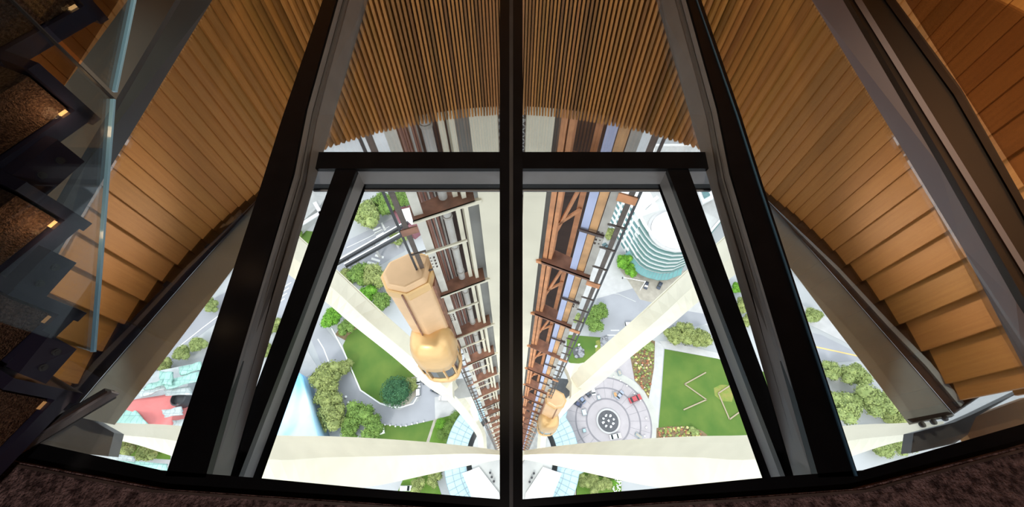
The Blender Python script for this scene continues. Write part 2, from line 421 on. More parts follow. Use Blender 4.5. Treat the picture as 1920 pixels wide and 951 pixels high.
# centre mullion
t = thing('centre_mullion', P(958, 900, 1.9), 'wide black mullion running straight up the middle between the window halves', 'mullion')
mb = MB(); mb.loft([[P(937, y, 1.44), P(980, y, 1.44), P(980, y, 1.44) + Vector((0, 0, -.32)), P(937, y, 1.44) + Vector((0, 0, -.32))] for y in (968, 700, 350, 100, -62)]); mb.build('mullion_bar', M['black'], t)
mb = MB(); mb.loft([[P(955, y, 1.432), P(962, y, 1.432), P(962, y, 1.441), P(955, y, 1.441)] for y in (962, 600, 200, -60)]); mb.build('centre_joint', M['dark_steel'], t)
# cross beam
t = thing('cross_beam', P(958, 320, 1.8), 'black cross beam with grey front over the two middle windows', 'beam')
ZT, ZB = 1.65, 1.784
x0, x1 = 560, 1360
mb = MB()
A, B_ = P(960, 285, ZT), P(960, 316, ZT)
Xl = P(560, 300, ZT).x
mb.box((0, (A.y + B_.y) / 2, A.z - .012), (2 * abs(Xl), A.y - B_.y, .024)); mb.build('beam_cap', M['black'], t)
mb = MB(); zb = CAMZ - ZB
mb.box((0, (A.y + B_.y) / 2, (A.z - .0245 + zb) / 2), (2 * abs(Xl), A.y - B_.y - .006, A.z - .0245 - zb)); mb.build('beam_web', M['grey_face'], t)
mb = MB(); F1 = P(960, 357, 1.84)
mb.box((0, (F1.y + A.y) / 2 + .0, zb - .03), (2 * abs(Xl), A.y - F1.y, .058)); mb.build('window_head', M['black'], t)
mb = MB(); mb.box((0, F1.y - .004, zb - .054), (2 * abs(Xl) - .04, .012, .01)); mb.build('gasket', M['grey_face'], t)

# inner sloping mullions
IO = [(417, 896), (523, 610), (629, 317)]
IT = [(446, 898), (560, 604), (669, 317)]
ILo = [(473, 899), (583, 606), (683, 346)]
IF = [(490, 899), (590, 617), (684, 357)]
for mr, lab in ((False, 'sloping black window mullion with grey inner side, beside the tan elevator car'), (True, 'sloping black window mullion with bluish grey side, over the green lawn')):
    f = mir if mr else (lambda q: q)
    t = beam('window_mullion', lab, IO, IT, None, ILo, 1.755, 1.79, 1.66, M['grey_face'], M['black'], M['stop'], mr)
    mb = MB()
    mb.loft([[P(*a, d), P(*b, d), P(*b, d + .05), P(*a, d + .05)] for a, b, d in zip(f([(x - 6, y) for x, y in ILo]), f(IF), (1.78, 1.80, 1.82))])
    mb.build('window_stile', M['black'], t)

# panes between the bars
NP = [0]
def pane(label, pts, d, m=None):
    NP[0] += 1
    mb = MB(); mb.prism([P(*p, d) for p in pts], (0, 0, -.012)); o = mb.build('window_%d' % NP[0], m or M['glass'])
    return tag(o, label, 'window', None, 'structure')
for mr, L in ((False, ('clear glass floor pane over the tan elevator car and conifer lawn', 'narrow glass pane squeezed between the deep beam and the mullion near the car park',
                       'four sided glass floor pane over the red crumpled roof', 'upper glass pane under the slats above the pipes and pale column')),
              (True, ('clear glass floor pane over the round fountain plaza', 'narrow glass pane squeezed between deep beam and mullion near the teal building',
                      'four sided glass floor pane over the bolted plate and leafy trees', 'upper glass pane under the slats above the orange steelwork'))):
    f = mir if mr else (lambda q: q)
    pane(L[0], f([(480, 900), (938, 940), (938, 352), (676, 352)]), 1.845)
    pane(L[1], f([(425, 897), (440, 897), (640, 350), (580, 350)]), 1.845)
    pane(L[2], f([(-60, 800), (30, 822), (312, 885), (500, 340), (640, -62), (436, -62), (398, 0), (116, 464), (-100, 790)]), 1.56)
    pane(L[3], f([(585, 290), (938, 290), (938, -62), (690, -62)]), 1.70)

pane('added brown dimming pane beyond the thin black edge bar in the top corner', [(1676, -40), (1925, 345), (2040, 300), (2040, -60), (1680, -60)], 1.52, M['tint'])  # added sheet dimming the corner, as is its mirror copy below
pane('added brown dimming pane beyond the stairs in the top corner', mir([(1676, -40), (1925, 345), (2040, 300), (2040, -60), (1680, -60)]), 1.52, M['tint'])
# ------------------------------------------------------------------ ring beams under the timber
def ring(label, mr, m_edge, holes):
    f = mir if mr else (lambda q: q)
    t = thing('ring_beam', P(*f([(300, 620)])[0], 4.6), label, 'beam')
    out = f([(130, 779), (232, 660), (340, 536), (450, 412), (502, 352)]); inn = f([(215, 797), (290, 698), (365, 600), (440, 500), (524, 388)])
    mb = MB(); mb.loft([[P(*a, 4.13), P(*b, 4.13), P(*b, 4.17), P(*a, 4.17)] for a, b in zip(out, inn)]); mb.build('top_flange', M['steel'], t)
    mb = MB(); mb.loft([[P(*a, 4.17), P(a[0] + (6 if not mr else -6), a[1] + 4, 4.17), P(a[0] + (6 if not mr else -6), a[1] + 4, 4.17) + Vector((0, 0, -.3)), P(*a, 4.17) + Vector((0, 0, -.3))] for a in out]); mb.build('web_plate', M['dark_steel'], t)
    wl = f([(96, 738), (160, 660), (250, 578), (345, 483), (470, 380), (520, 338)])
    o2 = f([(131, 777), (195, 702), (256, 632), (350, 524), (452, 410), (503, 352)])
    mb = MB(); mb.loft([[Vector((P(*a, 3.98).x * 1.05, P(*a, 3.98).y * 1.05, 150 - 4.005)), P(*b, 4.11), P(*b, 4.16), Vector((P(*a, 3.98).x * 1.05, P(*a, 3.98).y * 1.05, 150 - 4.16))] for a, b in zip(wl, o2)]); mb.build('edge_angle', m_edge, t)
    mb = MB(); mb.loft([[P(a[0] * .55 + b[0] * .45, a[1] * .55 + b[1] * .45, 4.02), P(a[0] * .35 + b[0] * .65, a[1] * .35 + b[1] * .65, 4.04), P(a[0] * .35 + b[0] * .65, a[1] * .35 + b[1] * .65, 4.11), P(a[0] * .55 + b[0] * .45, a[1] * .55 + b[1] * .45, 4.11)] for a, b in zip(wl, o2)]); mb.build('angle_lip', M['dark_steel'] if not mr else M['steel'], t)
    if holes:
        for x, y in ((1731, 796), (1752, 791), (1773, 784)):
            p = P(x, y, 4.12); mb = MB(); mb.tube(p, p + Vector((0, 0, -.02)), .028, 10); mb.build('bolt', M['dark_steel'], t)
        mb = MB(); mb.prism([P(*q, 4.115) for q in ((1703, 786), (1776, 772), (1787, 776), (1712, 792))], (0, 0, -.02)); mb.build('weld_bar', M['dark_steel'], t)
ring('grey steel ring beam with black edge angle below the timber boards, by the red roof', False, M['black'], False)
ring('grey steel ring beam with brown edge angle and three bolts below the timber boards', True, M['rust_dark'], True)
mb = MB(); mb.prism([P(*q, 4.42) for q in ((80, 775), (118, 738), (140, 770), (214, 812), (203, 856), (75, 842))], (0, 0, -.12)); mb.prism([P(*q, 4.15) for q in ((132, 770), (150, 768), (158, 780), (140, 782))], (0, 0, -.3))  # opaque plate put in for a translucent reflection band
tag(mb.build('reflection_plate', mat('grey_reflection', (.17, .175, .175), .5, var=.2, scale=4)), 'dark grey plate for a translucent reflection at the foot of the beam by the stairs', 'bracket')
mb = MB(); mb.prism([P(*q, 4.42) for q in ((1713, 812), (1790, 792), (1835, 772), (1925, 728), (1830, 782), (1815, 815), (1790, 832), (1708, 850))], (0, 0, -.12))  # plate standing in for a dark teal reflection in the pane
tag(mb.build('reflection_plate', M['slate']), 'slate grey plate for a dark teal reflection beyond the row of three bolts', 'bracket')

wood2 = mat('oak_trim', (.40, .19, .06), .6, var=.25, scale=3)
mb = MB(); mb.prism([P(*q, 4.5) for q in ((1800, 792), (1930, 744), (1990, 740), (1990, 800), (1826, 836))], (0, 0, -.1)); struct(mb.build('wood_reflection_1', wood2))  # wood-toned reflection beyond the plate, built as a panel
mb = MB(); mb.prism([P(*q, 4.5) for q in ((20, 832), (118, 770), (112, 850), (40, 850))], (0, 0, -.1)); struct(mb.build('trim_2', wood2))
# ------------------------------------------------------------------ staircase and balustrade
st = thing('staircase', (-1.9, .9, 148.5), 'carpeted staircase with black steel sides and lit tread corners', 'staircase')
u = Vector((-.40, -.915, 0)); n_ = Vector((-.915, .40, 0))
steps = [((-1.535, 1.47), .765), ((-1.515, 1.112), .92), ((-1.507, .766), 1.08), ((-1.504, .488), 1.22), ((-1.50, .245), 1.345)]
for k, ((cx, cy), d) in enumerate(steps):
    c = Vector((cx, cy, CAMZ - d))
    mb = MB(); q = [c, c + u * .62, c + u * .62 + n_ * .42, c + n_ * .42]
    mb.prism(q, (0, 0, .125)); o = mb.build('step_carpet', M['carpet2'], st); o['label'] = 'brown carpeted step'
    mb = MB(); c2 = c - u * .045 - n_ * .02
    q = [c2, c2 + u * .75, c2 + u * .75 + n_ * .5, c2 + n_ * .5]; mb.prism([p + Vector((0, 0, -.055)) for p in q], (0, 0, .05))
    q = [c2, c2 + u * .035, c2 + u * .035 + n_ * .5, c2 + n_ * .5]; mb.prism([p + Vector((0, 0, -.07)) for p in q], (0, 0, .22))
    o = mb.build('stair_stringer', M['indigo'], st)
    mb = MB(); mb.prism([c + u * .005 - n_ * .004 + Vector((0, 0, -.012)), c + u * .030 - n_ * .004 + Vector((0, 0, -.012)), c + u * .030 + n_ * .02 + Vector((0, 0, -.012)), c + u * .005 + n_ * .02 + Vector((0, 0, -.012))], (0, 0, .016))
    o = mb.build('step_light', mat('step_lamp', (1, .55, .22), .5, emit=.9 if k < 3 else .12), st); o['label'] = 'warm glowing corner lamp'
    if k > 2 or k == 0: continue
    pl = bpy.data.lights.new('step_lamp_glow', 'POINT'); pl.energy = .35; pl.color = (1, .6, .3); pl.shadow_soft_size = .02
    po = bpy.data.objects.new('step_lamp_glow', pl); COL.objects.link(po); po.location = c - n_ * .05 + u * .04 + Vector((0, 0, .03))
for q, d in ((((23, 328), (108, 262), (159, 303), (83, 371)), .93), (((25, 541), (96, 470), (144, 493), (78, 566)), 1.055), (((35, 700), (94, 627), (144, 655), (86, 720)), 1.19)):
    a, b = P(*q[0], d), P(*q[1], d); e, f_ = P(*q[2], d + .085), P(*q[3], d + .085)
    mb = MB(); mb.prism([a, b, e, f_], Vector((-.05, .02, 0))); br = mb.build('clamp_bracket', M['indigo'], st)
    for tt in (.3, .72):
        p = (a + (b - a) * tt + f_ + (e - f_) * tt) / 2; nn = (b - a).cross(f_ - a).normalized(); nn = nn if nn.x > 0 else -nn
        mb = MB(); mb.tube(p - nn * .004, p + nn * .006, .011, 14); mb.tube(p + nn * .006, p + nn * .008, .006, 6); mb.build('bolt', M['dark_steel'], br)
bl = thing('glass_balustrade', (-1.4, .9, 148.6), 'frameless tinted glass balustrade with bright blue edges beside the stairs', 'balustrade')
for (pa, da), (pb, db) in ((((178, 660), 1.32), ((215, 186), .925)), (((218, 172), .91), ((262, -40), .77))):
    a, b = P(*pa, da), P(*pb, db); side = Vector((.0055, 0, 0))
    up = Vector((0, 0, .95))
    mb = MB(); mb.prism([a, b, b + up, a + up], (-.012, 0, 0)); g = mb.build('glass_panel', M['rail_glass'], bl)
    mb = MB(); mb.bar(a + side * -1, b + side * -1, .0135, .007); mb.build('glass_edge', M['glass_edge'], g)
    mb = MB(); mb.bar(b + side * -1, b + up + side * -1, .004, .012); mb.build('glass_edge', M['dark_steel'], g)
t = thing('threshold_channel', P(60, 850, 1.5), 'shiny silver edged metal channel at the bottom of the stairs, beside the corner pane', 'channel')
a, b = P(-30, 884, 1.44), P(216, 736, 1.44)
mb = MB(); mb.bar(a, b, .010, .03); mb.build('silver_edge', mat('silver_edge', (.55, .50, .52), .25, .8), t)
mb = MB(); mb.bar(a + Vector((-.035, .0, -.012)), b + Vector((-.026, .0, -.012)), .032, .04); mb.build('channel_base', M['dark_steel'], t)
mb = MB(); mb.bar(a + Vector((-.016, .0, .004)), b + Vector((-.016, .0, .004)), .008, .02); mb.build('channel_lip', M['rust_dark'], t)
# ------------------------------------------------------------------ tower legs
LLs = [(150, 790, 808, 815, 8.6), (240, 794, 817, 830, 9.6), (330, 798, 827, 858, 11), (500, 815, 861, 916, 14.5), (610, 818, 858, 922, 17.5), (700, 822, 856, 912, 21), (800, 829, 853, 891, 26), (880, 837, 851, 873, 33), (937, 845, 853, 862, 38)]
def dens(rows, k=5):
    """smooth in-between stations of a list of number rows"""
    out = []
    for i in range(len(rows) - 1):
        p0, p1, p2, p3 = rows[max(i - 1, 0)], rows[i], rows[i + 1], rows[min(i + 2, len(rows) - 1)]
        for j in range(k):
            t = j / k
            out.append([.5 * (2 * b + (c - a) * t + (2 * a - 5 * b + 4 * c - d) * t * t + (3 * b - a - 3 * c + d) * t ** 3) for a, b, c, d in zip(p0, p1, p2, p3)])
    out.append(list(rows[-1])); return out
def leg_low(label, mr):
    mb = MB(); secs = []
    for x, t_, s_, b_, d in dens(LLs):
        X = 1920 - x if mr else x; g = max(.35, d * .07)
        Tt, S, Bb = P(X, t_, d + g), P(X, s_, d), P(X, b_, d + g)
        back = (Tt + Bb) / 2 + Vector((0, 0, -g))
        T1 = P(X, t_ + (s_ - t_) * .30, d + g * .75)
        secs.append([Tt, T1, S, Bb, back])
    # below the waist it runs on down to its footing
    X = 952 if not mr else 968
    for yy, d in ((862, 60), (885, 100), (925, 149.7)):
        c = P(X, yy, d); secs.append([c + Vector((0, .9, -.4)), c + Vector((0, .5, -.2)), c + Vector((0, .1, 0)), c + Vector((0, -.9, -.4)), c + Vector((0, 0, -.6))])
    mb.loft(secs)
    return tag(mb.build('tower_strut', M['cream']), label, 'tower leg', 'tower legs')
leg_low('cream steel tower leg running along the bottom under the red and blue roofs', False)
leg_low('cream steel tower leg running along the bottom under the fountain plaza', True)
ULs = [((480, 373), (480, 425), (478, 464), 11), ((560, 445), (550, 483), (540, 514), 13), ((635, 512), (624, 541), (610, 566), 16), ((722, 593), (690, 602), (662, 610), 20),
       ((790, 652), (760, 660), (735, 668), 26), ((843, 700), (818, 712), (798, 722), 33), ((864, 735), (850, 740), (835, 748), 40), ((890, 775), (882, 778), (866, 781), 60),
       ((909, 808), (903, 811), (893, 816), 85), ((913, 840), (907, 842), (897, 838), 115), ((915, 868), (908, 868), (900, 868), 149.7)]
def leg_high(label, mr):
    t = thing('tower_strut', (14 if mr else -14, 12, 0), label, 'tower leg', 'tower legs')
    mb = MB(); secs = []; lip = []
    for a0, a1, b0_, b1_, c0, c1, d in dens([(*a, *b, *c, d) for a, b, c, d in ULs]):
        a, b, c = (a0, a1), (b0_, b1_), (c0, c1)
        f = (lambda q: (1920 - q[0], q[1])) if mr else (lambda q: q)
        a, b, c = f(a), f(b), f(c); g = min(1.6, max(.35, d * .06))
        A_, B_, C_ = P(*a, d + g), P(*b, d), P(*c, d + g)
        secs.append([A_, B_, C_, (A_ + C_) / 2 + Vector((0, 0, -g))])
        if d < 33:
            e = (A_ - B_).normalized() * .12
            lip.append([A_ + Vector((0, 0, .10)), A_ + e + Vector((0, 0, .10)), A_ + e - Vector((0, 0, .12)), A_ - Vector((0, 0, .12))])
    mb.loft(secs); mb.build('leg_box', M['cream'], t)
    mb = MB(); mb.loft(lip); mb.build('flange_edge', M['cream'], t)
    g = [(1142, 650), (1120, 668), (1104, 678), (1085, 682), (1067, 681), (1060, 688), (1066, 700), (1072, 718), (1071, 744), (1100, 722), (1150, 682)]
    if not mr: g = [(1920 - x, y) for x, y in g]
    mb = MB(); mb.prism([P(*q, 36) for q in g], (0, 0, -1.3)); mb.build('gusset', M['cream'], t)
leg_high('cream steel tower leg slanting down behind the big tan elevator car', False)
leg_high('cream steel tower leg slanting down past the teal building and flower bed', True)

# ------------------------------------------------------------------ tower core
core = thing('tower_core', (0, 8, 0), 'tower core of cream columns with rusty platforms and orange steel framing', 'tower core')
YF = 7.0; K = .37
def cpt(s, q, back=0.0):
    """a plan point on the core front at sideways ratio q, set back from the slanting front"""
    y = YF + K * .95 if abs(q) > .135 else YF
    Y = (YF + K * .95) / (1 + K * abs(q)) if abs(q) > .135 else YF
    v = Vector((s * q * Y, Y))
    e = Vector((s, -K)).normalized(); nrm = Vector((K * s, 1)).normalized() if abs(q) > .135 else Vector((0, 1))
    k = (Y + back) / Y                                    # slide back along the line of sight so the ratio holds
    return v * k
ZT_ = 148.6
def vert(name, s, q0, q1, back, thick, m, z0=0.0, z1=ZT_):
    mb = MB(); a, b = cpt(s, q0, back), cpt(s, q1, back)
    d = (b - a).normalized(); nr = Vector((-d.y, d.x)); nr = nr if nr.y > 0 else -nr
    mb.prism([Vector((*p, z0)) for p in (a, b, b + nr * thick, a + nr * thick)], (0, 0, z1 - z0))
    return mb.build(name, m, core)
def meshmat():
    m = mat('wire_mesh', (.2, .2, .2), .6); nt = m.node_tree; b = nt.nodes['Principled BSDF']
    tc = nt.nodes.new('ShaderNodeTexCoord'); mp = nt.nodes.new('ShaderNodeMapping'); mp.inputs['Rotation'].default_value = (0, math.radians(45), 0)
    br = nt.nodes.new('ShaderNodeTexBrick'); br.offset = 0; br.inputs['Scale'].default_value = 1; br.inputs['Brick Width'].default_value = .16; br.inputs['Row Height'].default_value = .16
    br.inputs['Mortar Size'].default_value = .018; br.inputs['Color1'].default_value = br.inputs['Color2'].default_value = (.055, .05, .055, 1); br.inputs['Mortar'].default_value = (.36, .36, .36, 1)
    sw = nt.nodes.new('ShaderNodeSeparateXYZ'); cb = nt.nodes.new('ShaderNodeCombineXYZ')
    L = nt.links.new
    L(tc.outputs['Object'], mp.inputs[0]); L(mp.outputs[0], sw.inputs[0]); L(sw.outputs[0], cb.inputs[0]); L(sw.outputs[2], cb.inputs[1]); L(cb.outputs[0], br.inputs['Vector']); L(br.outputs['Color'], b.inputs['Base Color'])
    return m
mm = meshmat()
mb = MB(); mb.box((0, 7.45, ZT_ / 2), (.86, .06, ZT_)); o = mb.build('wire_screen', mm, core); o['label'] = 'dark wire mesh screen between the columns'
for i in range(28):
    z = 143.6 - i * 2.35
    mb = MB(); mb.box((0, 7.40, z), (.8, .05, .07)); mb.build('screen_rail', M['col_grey'], core)
for s in (-1, 1):
    vert('column', s, .046, .135, 0, .5, M['cream2'])
    vert('column_web', s, .130, .20, .5, .1, M['col_grey'])
    vert('column_fin', s, .182, .200, .12, .4, M['cream2'] if s < 0 else M['orange'])
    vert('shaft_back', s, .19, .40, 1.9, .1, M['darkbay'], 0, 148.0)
    if s > 0:
        vert('frame_post', s, .155, .176, .10, .14, M['orange'])
        vert('frame_post', s, .268, .292, .55, .12, M['orange'])
        vert('counterweight_guide', s, .305, .342, .02, .2, M['lavender'])
        vert('cable_tray', s, .345, .383, .05, .2, M['tanstrip'])
        vert('rail_plate', s, .387, .428, .0, .12, M['railgrey'])
    else:
        vert('frame_post', s, .215, .235, .25, .12, M['cream2'])
        vert('cable_tray', s, .36, .40, .7, .12, M['rust'])
        vert('rail_plate', s, .375, .418, .0, .12, M['railpale'])
        p = cpt(s, .275, .35); mb = MB(); mb.tube((*p, 0), (*p, ZT_), .125, 14); mb.build('riser_pipe', M['pipe'], core, smooth=False)
        for i in range(36):
            z = 145.5 - i * 1.75
            mb = MB(); mb.tube((*p, z), (*p, z + .10), .15, 14); mb.build('pipe_coupling', M['railgrey'], core)
        for i in range(9):
            p2 = cpt(s, .305 + i * .0075, .45 + .2 * R.random()); mb = MB()
            pts = [(p2.x + R.uniform(-.03, .03), p2.y, z) for z in [0] + list(range(60, 149, 4)) + [148.6]]
            for a, b in zip(pts, pts[1:]): mb.tube(a, b, .022 + .02 * R.random(), 5)
            mb.build('cable', M['cable'] if i % 3 else M['pipe'], core)
    vert('guide_rail', s, .462, .486, .0, .16, M['darkrail'])
    vert('guide_rail', s, .500, .512, .0, .09, M['dark_steel'])
def plate(s, z, m, med):
    mb = MB()
    a, b = cpt(s, .150, -.05), cpt(s, .430, -.12); a2, b2 = cpt(s, .155, .62), cpt(s, .425, .30)
    mb.prism([Vector((*p, z)) for p in (a, b, b2, a2)], (0, 0, -.05)); t = mb.build('platform', m, core)
    mb = MB(); e = Vector((0, -.05, 0))
    mb.prism([Vector((*a, z - .05)), Vector((*b, z - .05)), Vector((*b, z - .05)) + e, Vector((*a, z - .05)) + e], (0, 0, .05)); mb.prism([Vector((*a, z)), Vector((*b, z)), Vector((*b, z)) + e, Vector((*a, z)) + e], (0, 0, -.12))
    mb.build('platform_edge', med, t)
for s in (-1, 1):
    z0 = CAMZ - 7 * (1.259 if s < 0 else 1.05)
    for k in range(0, 27):
        z = z0 - k * 4.9
        if z < 8: break
        plate(s, z, M['rust'], M['cream2'] if s < 0 else M['rust'])
        # short arm tying the platform to the column
        a, b = cpt(s, .125, .0), cpt(s, .205, -.02)
        mb = MB(); mb.bar((*a, z - .1), (*b, z - .1), .12, .16); mb.build('tie_arm', M['cream2'] if s < 0 else M['orange'], core)
        if k < 20:
            a, b = cpt(s, .21, -.02), cpt(s, .43, -.05)
            zz = z - (1.9 if s < 0 else 2.4)
            if s < 0:
                mb = MB(); mb.bar((*a, zz), (*b, zz), .06, .10); mb.build('cross_bar', M['cream2'], core)
            else:
                a = cpt(s, .30, -.05); b = cpt(s, .425, -.05)
                mb = MB(); mb.bar((*a, zz), (*b, zz), .06, .10); mb.build('cross_bar', M['rust_dark'], core)
                for q0, q1, h0, h1 in ((.165, .285, -4.6, -.4), (.165, .285, -3.3, -2.2)):
                    a, b = cpt(s, q0, .22), cpt(s, q1, .5)
                    mb = MB(); mb.bar((*a, z + h0), (*b, z + h1), .07, .10); mb.build('brace', M['orange'], core)
            for j in range(4):
                a, b = cpt(s, .42, .0), cpt(s, .505, .0); zz = z - .6 - j * 1.22
                mb = MB(); mb.bar((*a, zz), (*b, zz), .05, .30 if j == 0 else .06); mb.build('rail_clip', (M['orange'] if s > 0 else M['rust']) if j == 0 else M['darkrail'], core)
            c = cpt(s, .402, -.01)
            if k < 12:
                for i in range(4 if k < 4 else 1):
                    for j in (-1, 1):
                        mb = MB(); mb.tube((c.x + j * .06, c.y - .02, z - 2.3 - i * .2), (c.x + j * .06, c.y + .03, z - 2.3 - i * .2), .028, 6); mb.build('bolt', M['rust_dark'], core)
# grey service deck at the waist
for s, lab in ((-1, 'grey slab deck at the tower waist under the big tan elevator car'), (1, 'grey slab deck at the tower waist above the small gold elevator car')):
    q = [(1036, 708), (1072, 712), (1076, 734), (1062, 746), (1036, 742)]; q = mir(q) if s < 0 else q
    mb = MB(); mb.prism([P(*p, 39) for p in q], (0, 0, -.5))
    o = tag(mb.build('service_deck', M['slate'] if s > 0 else M['col_grey']), lab, 'deck')
q = mir([(1033, 742), (1050, 744), (1030, 790), (1022, 786)])
mb = MB(); mb.prism([P(*p, 55) for p in q], (0, 0, -1.)); tag(mb.build('waist_plate', M['cream']), 'cream cover plate between the rusty ladder frame and the curved leg', 'cover plate')

# ------------------------------------------------------------------ elevator cars
def elevator(loc, label, flip):
    t = thing('elevator_car', loc, label, 'elevator car', 'elevator cars'); L = Vector(loc); f = -1 if flip else 1
    def V(x, y, z): return L + Vector((x * f, y, z))
    # housing above: faceted box standing behind
    hx = [(-.62, .55), (-.78, .10), (-.55, -.32), (.05, -.45), (.62, -.10), (.72, .75), (.1, .95)]
    mb = MB()
    mb.loft([[V(x * k, y * k + .25, z) for x, y in hx] for k, z in ((1.08, 3.6), (1.16, 4.6), (1.16, 8.6), (1.12, 9.2), (.95, 9.6))])
    mb.build('roof_housing', M['tan'], t, bevel=.06)
    mb = MB()
    mb.loft([[V(x * k, y * k + .25, z) for x, y in hx] for k, z in ((1.17, 8.75), (1.21, 8.85), (1.21, 9.2), (1.15, 9.3))]); mb.build('top_rim', M['white'] if False else M['gold'], t)
    mb = MB(); mb.bar(V(-.22, -.28, 4.6), V(-.12, -.28, 9.2), .05, .05); mb.build('seam_rail', M['rust'], t)
    # rounded cabin below
    n = 20
    def ell(rx, ry, z, cy=-.25):
        return [V(rx * math.copysign(abs(math.cos(a)) ** .75, math.cos(a)), cy + ry * math.copysign(abs(math.sin(a)) ** .75, math.sin(a)), z) for a in [i * math.tau / n for i in range(n)]]
    mb = MB(); mb.loft([ell(.35, .35, 5.25), ell(.62, .60, 5.15), ell(.82, .80, 4.85), ell(.92, .92, 4.3), ell(.95, .95, 3.4), ell(.95, .95, 2.75)])
    mb.build('cabin_dome', M['gold'], t, smooth=True)
    mb = MB(); mb.loft([ell(.90, .90, 2.75), ell(.90, .90, 1.35)]); mb.build('window_band', M['car_window'], t)
    mb = MB(); mb.loft([ell(.95, .95, 1.35), ell(.95, .95, .7), ell(.86, .86, .25), ell(.60, .60, .0)]); mb.build('cabin_skirt', M['gold'], t, smooth=True)
    for i in range(0, n, 2):
        a, b = ell(.93, .93, 2.8)[i], ell(.93, .93, 1.3)[i]
        mb = MB(); mb.bar(a, b, .12, .06); mb.build('window_post', M['gold'], t)
    mb = MB(); mb.box(V(.66, .7, 4.6), (.30, .8, 8.2)); mb.build('sling_frame', M['rust'], t)
    return t
elevator((-3.50, 5.75, CAMZ - 21.2), 'large tan and gold elevator car in front of the slanting cream leg', False)
e2 = elevator((3.50, 5.75, 0), 'small golden elevator car far down beside the blue glass ring roof', True)
e2.location.z = CAMZ - 45.5; e2.scale.z = 1.25
# ================================================================== ground level
mb = MB(); mb.box((0, 120, -.5), (900, 700, 1)); struct(mb.build('ground', M['ground']))
def patch(name, pts, m, z=.04, h=.03, pz=0.):
    mb = MB(); mb.prism([Vector((p.x, p.y, z)) for p in [G(*q) for q in pts]], (0, 0, h)); return struct(mb.build(name, m))
def ribbon(name, pts, wd, m, z=.07, h=.03):
    q = [G(*p) for p in pts]; mb = MB(); secs = []
    for i, p in enumerate(q):
        d = (q[min(i + 1, len(q) - 1)] - q[max(i - 1, 0)]); d.z = 0; d.normalize(); nn = Vector((-d.y, d.x, 0)) * wd / 2
        secs.append([Vector((p.x + nn.x, p.y + nn.y, z)), Vector((p.x - nn.x, p.y - nn.y, z)), Vector((p.x - nn.x, p.y - nn.y, z + h)), Vector((p.x + nn.x, p.y + nn.y, z + h))])
    mb.loft(secs); return struct(mb.build(name, m))
patch('road', [(560, 560), (632, 640), (676, 733), (713, 757), (748, 770), (785, 752), (790, 700), (820, 690), (870, 770), (870, 778), (812, 790), (760, 800), (720, 798), (690, 780), (640, 775), (585, 640), (540, 600)], M['asphalt'], .03)
patch('lawn', [(643, 648), (652, 630), (690, 600), (770, 640), (800, 690), (785, 712), (765, 728), (748, 757), (725, 757), (713, 755), (676, 731), (654, 690)], M['grass'], .07, .05)
patch('flower_bed_soil', [(745, 757), (752, 735), (772, 708), (786, 704), (786, 725), (780, 742), (768, 757), (756, 762)], M['sandy'], .08, .06)
patch('path_soil', [(628, 628), (640, 612), (680, 610), (676, 632), (650, 640)], M['soil'], .05, .04)
ribbon('kerb', [(622, 616), (643, 655), (676, 732), (713, 757), (735, 764), (752, 764), (775, 757), (785, 740), (788, 700)], .45, M['white'], .10, .08)
ribbon('road_line', [(596, 636), (607, 654), (617, 680)], .35, M['white_line'])
patch('pavement', [(540, 610), (566, 640), (596, 690), (570, 712), (530, 690)], M['pave'], .05)
patch('lawn', [(690, 782), (720, 797), (760, 800), (813, 788), (807, 806), (797, 836), (690, 836)], M['grass'], .07, .05)
patch('path', [(812, 788), (822, 784), (812, 806), (806, 836), (794, 836)], M['sandy'], .06, .05)
patch('lawn', [(820, 786), (878, 770), (885, 800), (870, 836), (803, 836), (812, 806)], M['grass2'], .065, .05)
patch('pavement', [(815, 745), (868, 740), (880, 776), (816, 786)], M['pave'], .05, .03)
# streets at the top left
patch('road', [(600, 506), (655, 449), (738, 409), (742, 426), (640, 480), (600, 520)], M['asphalt'], .03)
patch('road', [(610, 520), (650, 487), (742, 440), (760, 470), (700, 505), (640, 512)], M['asphalt'], .03)
for q in (((699, 431), (713, 425), (714, 428), (700, 434)), ((702, 437), (716, 430), (717, 433), (703, 440)), ((705, 443), (719, 435), (720, 438), (706, 446)), ((714, 419), (717, 417), (724, 431), (721, 433))):
    patch('road_marking', q, M['white_line'], .07)
for q in (((690, 490), (706, 494), (705, 498), (688, 494)), ((697, 483), (713, 488), (712, 492), (696, 487)), ((704, 477), (720, 481), (719, 485), (703, 481)), ((712, 455), (725, 447), (727, 450), (714, 458)), ((712, 448), (724, 441), (726, 444), (714, 451))):
    patch('road_marking', q, M['white_line'], .07)
ribbon('road_marking', [(650, 465), (690, 446), (730, 425)], .25, M['white_line'])
# small slot windows on the left
patch('road', [(500, 490), (560, 490), (560, 570), (500, 620)], M['asphalt'], .03)
for i in range(4): ribbon('road_marking', [(517 + i * 4, 571 - i * 10), (534 + i * 4, 560 - i * 10)], .35, M['white_line'])
patch('lawn', [(553, 446), (566, 432), (600, 436), (590, 470), (560, 460)], M['grass'], .06, .05)
patch('road', [(250, 720), (300, 660), (400, 560), (440, 540), (440, 580), (360, 640), (300, 700)], M['asphalt'], .03)
ribbon('road_marking', [(330, 655), (380, 615), (420, 585)], .35, M['white_line'])
patch('lawn', [(205, 815), (320, 828), (320, 862), (205, 856)], M['grass2'], .05, .05)
